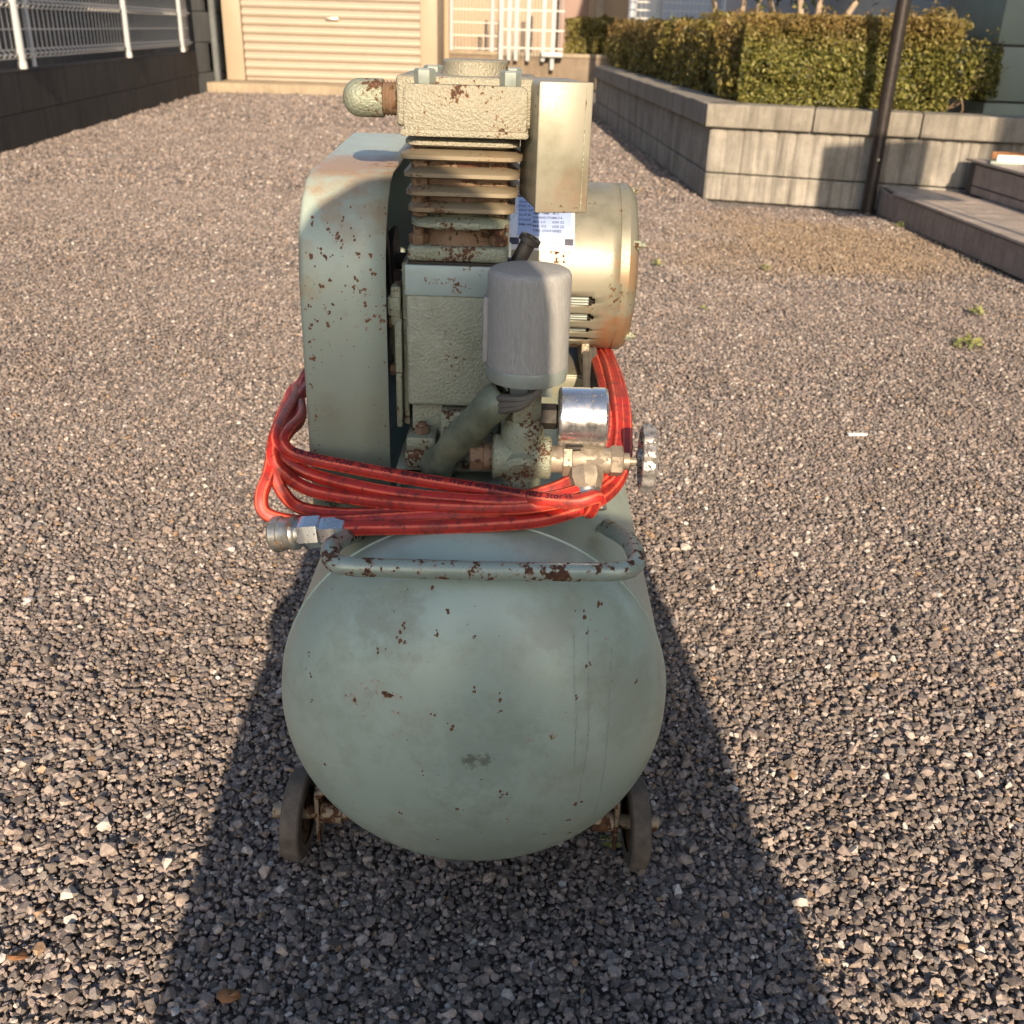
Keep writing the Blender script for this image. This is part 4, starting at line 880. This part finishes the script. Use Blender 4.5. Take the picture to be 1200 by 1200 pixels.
bm = NB(); bx(bm, 2.705, 6.5, 6.40, 7.25, 0, 4.2, .005); obj('wall', bm, M['grout'], sb)
for k in range(14):
    bm = NB(); bx(bm, 2.695, 6.49, 6.385, 7.24, .30*k+.006, .30*k+.294, .004); obj('siding_board', bm, M['sage'], sb)
# ---- planter
PC = V((1.10, 6.37, 0)); PR = V((3.35, 5.73, 0)); PB = V((.838, 13.2, 0)); PBR = V((3.4, 13.4, 0))
pl = empty('planter', (2.0, 6.6, 0), 'raised concrete block planter with ribbed blocks and a thick coping', 'planter')
WF, LF = wallM((PC.x, PC.y), (PR.x, PR.y)); WB, LB = wallM((PB.x, PB.y), (PC.x, PC.y))
bF = [blockmesh(.3985, .151, .12, M['plblock'], ribs=4), blockmesh(.3985, .254, .12, M['plblock'], ribs=4)]
for Wm, Ln in ((WF, LF), (WB, LB)):
    bm = NB(); bx(bm, .04, Ln-.04, .05, .16, -.05, .418, M=Wm); obj('wall_core', bm, M['grout'], pl, 0)
    for z, k in ((.003, 0), (.161, 1)):
        for i in range(int(Ln/.4)+1):
            if (i+.5)*.4 > Ln: continue
            piece('block', bF[k], Wm@Matrix.Translation((i*.4+.0008, .012, z)), pl)
def capmesh(L_):
    bm = NB(); bx(bm, .003, L_-.003, -.028, .20, 0, .128, .008, 2); return mesh(bm, M['cap'], 'coping', 20)
cm = capmesh(.6); cm0 = None
for Wm, Ln in ((WF, LF), (WB, LB)):
    n_ = int(round(Ln/.6)); cm = capmesh(Ln/n_); first = capmesh(Ln/n_+.028) if Wm is WF else None
    for i in range(n_):
        piece('coping_stone', first if (first and i == 0) else cm, Wm@Matrix.Translation((i*Ln/n_-(.028 if first and i == 0 else 0), 0, .4185)), pl)
bm = NB(); prism(bm, [(PC.x+.15, PC.y+.15), (PR.x, PR.y+.15), (PBR.x, PBR.y), (PB.x+.15, PB.y)], 2, 0, .50); obj('soil', bm, M['soil'], pl, 0)
# ---- hedge foliage
def leaves(name, n, sampler, m, parent, size=(.016, .03), gap=0):
    rs_ = random.Random(n); vs, fs, rn, tp = [], [], [], []
    for _ in range(n):
        p, nrm, tip = sampler(rs_)
        if gap and noise.noise(p*9) > gap and rs_.random() < .8: continue
        d = (V((rs_.gauss(0, 1), rs_.gauss(0, 1), rs_.gauss(0, 1)+.3))+nrm*.9).normalized(); s, t = frame(d); a = rs_.uniform(0, 6.28)
        u = s*math.cos(a)+t*math.sin(a); w_ = d.cross(u); l_ = rs_.uniform(*size)*rs_.choice((.8, 1, 1.25)); k = len(vs)
        vs += [p-u*l_*.5, p+w_*l_*.27+d*l_*.06, p+u*l_*.5, p-w_*l_*.27+d*l_*.06]; fs.append((k, k+1, k+2, k+3)); rn += [rs_.random()]*4; tp += [tip]*4
    c = ORG[parent]
    me = bpy.data.meshes.new(name); me.from_pydata([v_-c for v_ in vs], [], fs)
    for nm, dt in (('rnd', rn), ('tip', tp)): a_ = me.attributes.new(nm, 'FLOAT', 'POINT'); a_.data.foreach_set('value', dt)
    me.materials.append(m); o = bpy.data.objects.new(name, me); COL.objects.link(o); o.parent = parent; ORG[o] = c.copy(); return o
def bumpy(p, s=2.2): return noise.noise(p*s)*.11+noise.noise(p*6)*.085
HZ0, HZ1 = .535, .975
fdir = (PR-PC).normalized(); fn = V((fdir.y, -fdir.x, 0)); 
if fn.y > 0: fn = -fn
ldir = (PB-PC).normalized(); ln_ = V((-ldir.y, ldir.x, 0))
if ln_.x > 0: ln_ = -ln_
hg = empty('hedge', (1.9, 6.7, .53), 'clipped green hedge with orange tips growing in the front planter', 'hedge')
HL = 1.17
def topz(t): return .99+.03*math.sin(t*3)
def smp_front(rs_):
    q = rs_.random()
    if q < .62:   # front face
        t = rs_.uniform(-.02, HL); z = HZ0+(1.03-HZ0)*rs_.random()**.9; dep = abs(rs_.gauss(0, .07))
        p = PC+fdir*(t+.14)-fn*(.20+dep)+V((0, 0, z)); n_ = fn
    elif q < .85:
        t = rs_.uniform(0, HL+.05); p = PC+fdir*(t+.14)-fn*rs_.uniform(.2, .9)+V((0, 0, 1.02-abs(rs_.gauss(0, .035)))); n_ = V((0, 0, 1))
    else:
        a = rs_.uniform(-.5, 2.2); z = rs_.uniform(HZ0+.08, .98); p = PC+fdir*(HL+.10)-fn*.48+(fn*math.cos(a)+fdir*math.sin(a))*(.30-abs(rs_.gauss(0, .05)))*(1.1-.9*((z-.78)/.5)**2)+V((0, 0, z)); n_ = fdir
    tt = (p-PC).dot(fdir); edge = max(0, tt-1.15)
    p = p+n_*bumpy(p)+V((0, 0, -.9*edge*edge if p.z > .8 else 0)); 
    if q > .62 and noise.noise(V((p.x*14, p.y*14, 3))) > .33: p.z += rs_.random()*.075
    tip = max(0, min(1, (p.z-.84)/.16))*.75*(.4+.6*(noise.noise(p*3)+.5)) if True else 0
    return p, n_, max(0, min(.85, tip+(.3 if rs_.random() < .10 else 0)))
fo = leaves('foliage', 42000, smp_front, M['leaf'], hg, (.015, .029), .30)
def smp_left(rs_):
    q = rs_.random()
    t = 6.9*rs_.random()**1.25
    if q < .6: z = HZ0+(1.0-HZ0)*rs_.random(); p = PC+ldir*(t+.22)-ln_*(.20+abs(rs_.gauss(0, .06)))+V((0, 0, z)); n_ = ln_
    else: p = PC+ldir*(t+.22)-ln_*rs_.uniform(.2, .95)+V((0, 0, 1.0-abs(rs_.gauss(0, .04)))); n_ = V((0, 0, 1))
    p = p+n_*bumpy(p); tip = .25+.6*max(0, min(1, (p.z-.75)/.2))*(.5+noise.noise(p*2.5))
    return p, n_, max(0, min(.9, tip))
leaves('foliage', 26000, smp_left, M['leaf'], hg, (.025, .045), .32)
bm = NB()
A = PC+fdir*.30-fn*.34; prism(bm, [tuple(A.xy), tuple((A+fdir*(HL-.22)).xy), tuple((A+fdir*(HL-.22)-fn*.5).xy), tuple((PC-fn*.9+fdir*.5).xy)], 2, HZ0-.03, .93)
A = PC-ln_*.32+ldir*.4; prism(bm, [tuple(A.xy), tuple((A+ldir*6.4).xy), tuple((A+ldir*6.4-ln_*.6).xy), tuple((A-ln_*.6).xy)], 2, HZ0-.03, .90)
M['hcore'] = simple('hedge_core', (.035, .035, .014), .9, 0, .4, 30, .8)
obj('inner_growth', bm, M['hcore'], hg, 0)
rs_ = random.Random(11)
for i in range(16):
    bm = NB(); t = rs_.uniform(.15, HL+.2) if i < 8 else HL-.2+rs_.uniform(-.2, .3); b = PC+fdir*(t+.1)-fn*(.30 if i < 8 else .34)+V((0, 0, .50)); q = [b]
    for k in range(4): q.append(q[-1]+fdir*rs_.uniform(-.05, .13)+fn*rs_.uniform(0, .045)+V((0, 0, rs_.uniform(.03, .11))))
    cc_ = cat(q, 3); tube(bm, cc_, [.006*(1-.7*j/len(cc_)) for j in range(len(cc_))], 5); obj('branch', bm, M['twig'], hg)
# rear hedge
rh = empty('rear_hedge', (1.2, 19.3, .5), 'small clipped olive hedge on the back wall beside the folding gate', 'hedge')
def smp_rear(rs_):
    q = rs_.random(); x = rs_.uniform(.66, 2.4)
    p = V((x, 19.32+abs(rs_.gauss(0, .05)), rs_.uniform(.56, 1.08))) if q < .7 else V((x, rs_.uniform(19.3, 19.9), 1.08)); n_ = V((0, -1, 0)) if q < .7 else V((0, 0, 1))
    return p+n_*bumpy(p), n_, .25
leaves('foliage', 6000, smp_rear, M['leaf'], rh, (.04, .07)); bm = NB(); bx(bm, .75, 2.4, 19.42, 19.85, .5, 1.02); obj('inner_growth', bm, M['hcore'], rh, 0)
# trees behind hedge
def tree(x, y, h, stems, label, sd, crown=True):
    e = empty('garden_tree', (x, y, .5), label, 'tree', 'trees behind the hedge'); rs_ = random.Random(sd); tips = []
    for k in range(stems):
        bm = NB(); q = [V((x+rs_.uniform(-.03, .03), y, .48))]; dx = (k-(stems-1)/2)*.12
        for j in range(4): q.append(q[-1]+V((dx+rs_.uniform(-.05, .05), rs_.uniform(-.05, .05), h/4)))
        c_ = cat(q, 4); tube(bm, c_, [.028*(1-.6*j/len(c_)) for j in range(len(c_))], 8); obj('trunk', bm, M['bark'], e); tips += q[2:]
    def smp(rs2):
        b = rs2.choice(tips); d = V((rs2.gauss(0, 1), rs2.gauss(0, 1), rs2.gauss(0, .8))).normalized()*.42*rs2.random()**.4
        p = b+d+V((0, 0, .25)); return p, d.normalized(), 0
    if crown: leaves('crown', 2600, smp, M['dkleaf'], e, (.04, .07))
tree(1.74, 9.4, 1.7, 3, 'slim dark tree stems rising behind the middle of the hedge', 3)
tree(2.02, 8.2, 1.5, 4, 'pale branching tree stems behind the hedge just left of the black pole', 5)
# ---- dark pole
pe = empty('dark_pole', (2.0, 6.03, 0), 'slim dark brown round pole standing in front of the planter', 'pole')
bm = NB(); cyl(bm, (2.0, 6.03, -.02), (2.0, 6.03, 3.4), .037, n=24); ps = obj('shaft', bm, M['pole'], pe)
bm = NB(); lathe(bm, (2.0, 6.03, 0), (0, 0, 1), [(0, .05), (.012, .048), (.014, .039)], 24); obj('collar', bm, M['pole'], pe)
bm = NB(); hexn(bm, (2.0, 5.993, .30), (0, -1, 0), .008, .006); obj('pole_screw', bm, M['steel'], pe)
# ---- tiled steps
st_ = empty('tiled_steps', (2.4, 4.5, 0), 'two low steps faced with grey brown tiles at the right', 'steps')
def sx1(y): return 2.045+(6.0-y)*.052
def flat(bm, q, z0, z1): prism(bm, q, 2, z0, z1)
bm = NB(); prism(bm, [(2.085, 5.98), (2.60, 5.84), (2.60, 2.2), (2.28, 2.2)], 2, -.05, .138); prism(bm, [(2.475, 5.88), (4.6, 5.25), (4.6, 2.2), (2.65, 2.2)], 2, .10, .318); obj('step_core', bm, M['grout'], st_, 0)
rl = .0995; d1 = V((-.052, 1, 0)).normalized(); a1 = math.atan2(d1.y, d1.x)
def tilemesh(L_, W_, H_, m, bev=.002):
    bm = NB(); bx(bm, 0, L_, 0, W_, 0, H_, bev, 1); return mesh(bm, m, 'tile')
tA = tilemesh(.0965, .02, .128, M['tile']); tB = tilemesh(.0965, .02, .104, M['tile']); tC = tilemesh(.0965, .02, .040, M['tile'])
tT = tilemesh(.297, .118, .014, M['tread']); tT2 = tilemesh(.297, .118, .014, M['tile'])
Rz = Matrix.Rotation(a1, 4, 'Z')
base1 = V((sx1(2.2), 2.2, 0)); base2 = V((2.44+.03, 5.80, 0))-d1*3.6
for i in range(58):
    p = base1+d1*(i*.1+.002)
    if p.y > 5.92: break
    piece('riser_tile', tA, Matrix.Translation(p+V((.02, 0, .006)))@Rz, st_)
for i in range(36):
    p = base2+d1*(i*.1+.002)
    piece('riser_tile', tB, Matrix.Translation(p+V((.02, 0, .205)))@Rz, st_); piece('riser_tile', tC, Matrix.Translation(p+V((.02, 0, .158)))@Rz, st_)
for j, (bp, z, cols) in enumerate(((base1, .140, 4), (base2, .320, 9))):
    for c_ in range(cols):
        for i in range(13 if j == 0 else 12):
            if j == 1 and i < 3 and c_ > 5: continue
            p = bp+d1*(i*.3+.0015+(.15 if c_ % 2 else 0))+V((-.012+c_*.1205, 0, z))
            xx = p+V((.13, 0, 0)); ylim = 6.37+(xx.x-1.10)*(-.2844)-.02
            if p.y+.3 > ylim: continue
            piece('tread_tile', tT if (i+c_) % 5 else tT, Matrix.Translation(p+V((.119, 0, 0)))@Rz, st_)
# filler slivers of tread where tiles were cut at the planter
bm = NB(); prism(bm, [(2.075, 6.04), (2.455, 5.93), (2.47, 5.55), (2.10, 5.60)], 2, .137, .1505, .001); prism(bm, [(2.465, 5.935), (3.3, 5.70), (3.3, 5.2), (2.48, 5.50)], 2, .318, .331, .001); obj('cut_tread', bm, M['tread'], st_)
# rusty angle iron lying on the upper step
ir = empty('rusty_frame', (3.0, 5.5, .335), 'rusty white drilled steel channel lying on the upper step', 'steel channel')
dI = V((.985, -.17, 0)).normalized()
def along(bm, a, L_, w_, z0, z1, bev=.002):
    ang = math.atan2(dI.y, dI.x); bx(bm, 0, L_, 0, w_, z0, z1, bev, M=Matrix.Translation(a)@Matrix.Rotation(ang, 4, 'Z'))
bm = NB(); along(bm, V((2.50, 5.62, .336)), 1.3, .006, 0, .045); along(bm, V((2.50, 5.62, .336)), 1.3, .12, 0, .004); obj('channel_web', bm, M['white'], ir)
bm = NB(); along(bm, V((2.50, 5.615, .381)), 1.3, .035, 0, .006); along(bm, V((2.52, 5.74, .336)), 1.3, .008, 0, .05); obj('rusty_lip', bm, M['rustiron'], ir)
for k in range(6):
    bm = NB(); p = V((2.50, 5.62, .36))+dI*(.16+.14*k)+V((0, -.003, 0)); cyl(bm, p, p+V((0, -.002, 0)), .009, n=12); obj('bolt_hole', bm, M['black'], ir)
bm = NB(); prism(bm, [(2.46, 5.60), (2.60, 5.57), (2.66, 5.74), (2.54, 5.80)], 2, .334, .35, .002); obj('end_plate', bm, M['zinc'], ir)
# ---- weeds, stick, leaf
def weed(x, y, n, s, label):
    e = empty('weed', (x, y, 0), label, 'weed', 'small weeds in the gravel')
    def smp(rs2):
        a = rs2.uniform(0, 6.28); r_ = s*rs2.random()**.6; return V((x+r_*math.cos(a), y+r_*math.sin(a), .008+s*.8*rs2.random()*(1-r_/s*.6))), V((math.cos(a)*.5, math.sin(a)*.5, 1)), 0
    leaves('leaves', n, smp, M['weed'], e, (s*.35, s*.75))
weed(.592, 4.375, 26, .03, 'tiny green weed nearest the motor, right of the end bell')
weed(1.052, 4.34, 24, .03, 'tiny green weed in the open gravel in front of the planter corner')
weed(.676, 3.612, 16, .025, 'faint yellowish weed below the other two weeds right of the motor')
weed(1.69, 3.676, 26, .035, 'green weed in the gravel near the right edge, below the steps')
weed(1.483, 3.234, 40, .045, 'largest pale weed tuft in the gravel toward the right edge')
weed(2.04, 5.56, 26, .035, 'yellow weed against the foot of the lower tiled step')
weed(.135, .935, 22, .016, 'little green weed beside the right front wheel')
bm = NB(); bx(bm, -.021, .021, -.007, .007, 0, .004, .0015, M=Matrix.Translation((.855, 2.367, .010))@Matrix.Rotation(.12, 4, 'Z')@Matrix.Rotation(.05, 4, 'X'))
prism(bm, [(.873, 2.363), (.885, 2.368), (.882, 2.376), (.872, 2.376)], 2, .009, .013, .0008); o = obj('paper_scrap', bm, M['white']); tag(o, 'small white scrap lying on the gravel right of the handwheel', 'scrap')
rs_ = random.Random(4)
for i, (x, y, lb) in enumerate(((-.50, .74, 'brown dry leaf on the sunlit gravel at the lower left'), (-.27, .70, 'tan dry leaf at the shadow edge near the bottom of the picture'))):
    bm = NB(); c0 = bm.verts.new((x, y, .013)); rg = [bm.verts.new((x+.013*math.cos(a)*rs_.uniform(.7, 1.1), y+.008*math.sin(a)*rs_.uniform(.7, 1.1), .013+rs_.uniform(-.002, .005))) for a in [6.283*k/9 for k in range(9)]]
    for k in range(9): bm.faces.new((c0, rg[k], rg[(k+1) % 9]))
    o = obj('dry_leaf', bm, M['rustiron']); tag(o, lb, 'leaf'); o.modifiers.new('t', 'SOLIDIFY').thickness = .0006
# ---- photographer squatting behind the camera (casts the broad shadow), and the unseen shade casters added on the right
def skinned(name, chain, edges, m, parent):
    me = bpy.data.meshes.new(name); me.from_pydata([V(c[:3])-ORG[parent] for c in chain], edges, [])
    o = bpy.data.objects.new(name, me); COL.objects.link(o); o.parent = parent; ORG[o] = ORG[parent].copy()
    s_ = o.modifiers.new('skin', 'SKIN'); s_.use_smooth_shade = True
    for i, c in enumerate(chain):
        sv = me.skin_vertices[0].data[i]; sv.radius = (c[3], c[4] if len(c) > 4 else c[3]); sv.use_root = (i == 0)
    sb_ = o.modifiers.new('sub', 'SUBSURF'); sb_.levels = 2; sb_.render_levels = 2; me.materials.append(m); return o
M['jacket'] = simple('dark_jacket', (.05, .055, .07), .8); M['skin'] = simple('skin', (.45, .29, .21), .5, 0, .05); M['jeans'] = simple('work_trousers', (.08, .09, .12), .85); M['hair'] = simple('dark_hair', (.02, .016, .014), .6)
px, py = .115, -.62
pe = empty('person', (px, py, 0), 'person in dark work clothes squatting behind the camera with a phone raised', 'person')
ch = [(px, py, .30, .15, .13), (px, py+.08, .46, .16, .13), (px, py+.17, .64, .17, .12), (px, py+.24, .80, .13, .09), (px-.03, py+.29, .93, .055), (px-.08, py+.335, 1.05, .085, .09), (px-.085, py+.345, 1.16, .085, .09),
      (px-.17, py+.24, .82, .065), (px-.29, py+.36, .70, .055), (px-.17, py+.50, .80, .038), (-.04, -.035, .862, .028),
      (px+.17, py+.24, .82, .065), (px+.31, py+.36, .70, .055), (px+.17, py+.50, .80, .038), (.09, -.035, .862, .028),
      (px-.13, py+.05, .30, .12), (px-.275, py+.46, .47, .085), (px-.22, py+.22, .12, .055), (px-.24, py+.40, .045, .045),
      (px+.13, py+.05, .30, .12), (px+.285, py+.46, .47, .085), (px+.22, py+.22, .12, .055), (px+.24, py+.40, .045, .045)]
ed = [(0, 1), (1, 2), (2, 3), (3, 4), (4, 5), (5, 6), (3, 7), (7, 8), (8, 9), (9, 10), (3, 11), (11, 12), (12, 13), (13, 14), (0, 15), (15, 16), (16, 17), (17, 18), (0, 19), (19, 20), (20, 21), (21, 22)]
skinned('body', ch, ed, M['jacket'], pe)
bm = NB(); rings = []
for z, w_, d_, yy, dx in ((.10, .335, .17, .34, 0), (.30, .345, .24, .28, 0), (.50, .345, .25, .26, .008), (.66, .342, .20, .26, .026), (.78, .330, .15, .27, .044), (.86, .322, .12, .27, .050), (.93, .305, .10, .28, .056), (.965, .15, .08, .29, .03)):
    rings.append([bm.verts.new((px+dx+.004*math.sin(7*a+z*9)+w_*math.cos(a), py+yy+d_*math.sin(a)*(1+.05*math.sin(9*a)), z)) for a in [2*math.pi*k/48 for k in range(48)]])
for A, B in zip(rings, rings[1:]):
    for k in range(48): bm.faces.new((A[k], A[(k+1) % 48], B[(k+1) % 48], B[k]))
obj('coat', bm, M['jacket'], pe, 60)
bm = NB(); lathe(bm, (px-.085, py+.335, 1.02), (0, .0, 1), [(-.10, .10), (-.02, .128), (.06, .138), (.14, .134), (.21, .118), (.26, .090), (.295, .050), (.310, 0)], 28, caps=False); obj('hood', bm, M['hair'], pe)
bm = NB(); bx(bm, px-.10, px-.07, py+.45, py+.48, 1.10, 1.13, .008); obj('nose', bm, M['skin'], pe)
for sx_, hx in ((-1, -.04), (1, .09)):
    c5 = [(hx, -.038, .868, .02)]; e5 = []
    for f in range(5):
        k = len(c5); c5 += [(hx-sx_*.012, -.034, .872+.014*f, .008), (hx-sx_*.03, -.018 if f < 4 else -.045, .876+.013*f, .0075), (hx-sx_*.045, -.024, .876+.013*f, .0065)]; e5 += [(0, k), (k, k+1), (k+1, k+2)]
    skinned('hand', c5, e5, M['skin'], pe)
ph_ = empty('phone', (.02, -.03, .9), 'dark smartphone held up by the squatting person', 'phone')
bm = NB(); bx(bm, -.055, .095, -.036, -.028, .868, .942, .003); obj('phone_body', bm, M['black'], ph_); bm = NB(); bx(bm, -.050, .090, -.0375, -.0358, .872, .938); obj('phone_screen', bm, M['glass'], ph_)
lk = empty('shadow_board', (2.535, 1.6, 0), 'blank grey board on a thin post, added out of view to shade the planter front', 'shadow board')
bm = NB(); bx(bm, 2.27, 2.80, 1.585, 1.615, 1.83, 2.31, .006); obj('board', bm, M['housegrey'], lk)  # unseen board added to cast the rectangular shade on the planter
bm = NB(); cyl(bm, (2.535, 1.635, -.05), (2.535, 1.635, 2.25), .014, n=14); obj('post', bm, M['pole'], lk)
hb = empty('shade_building', (4.5, 0, 0), 'plain grey building block added out of view right of the camera to cast shade', 'building')
bm = NB(); bx(bm, 3.62, 8, -3, 2.1, 0, 4.6, .01); obj('wall', bm, M['sage'], hb)  # unseen mass added to keep the far right of the view in shade
bm = NB(); bx(bm, 3.60, 8.1, -3.05, 2.2, 4.6, 4.75, .02); obj('roof', bm, M['slateblock'], hb)
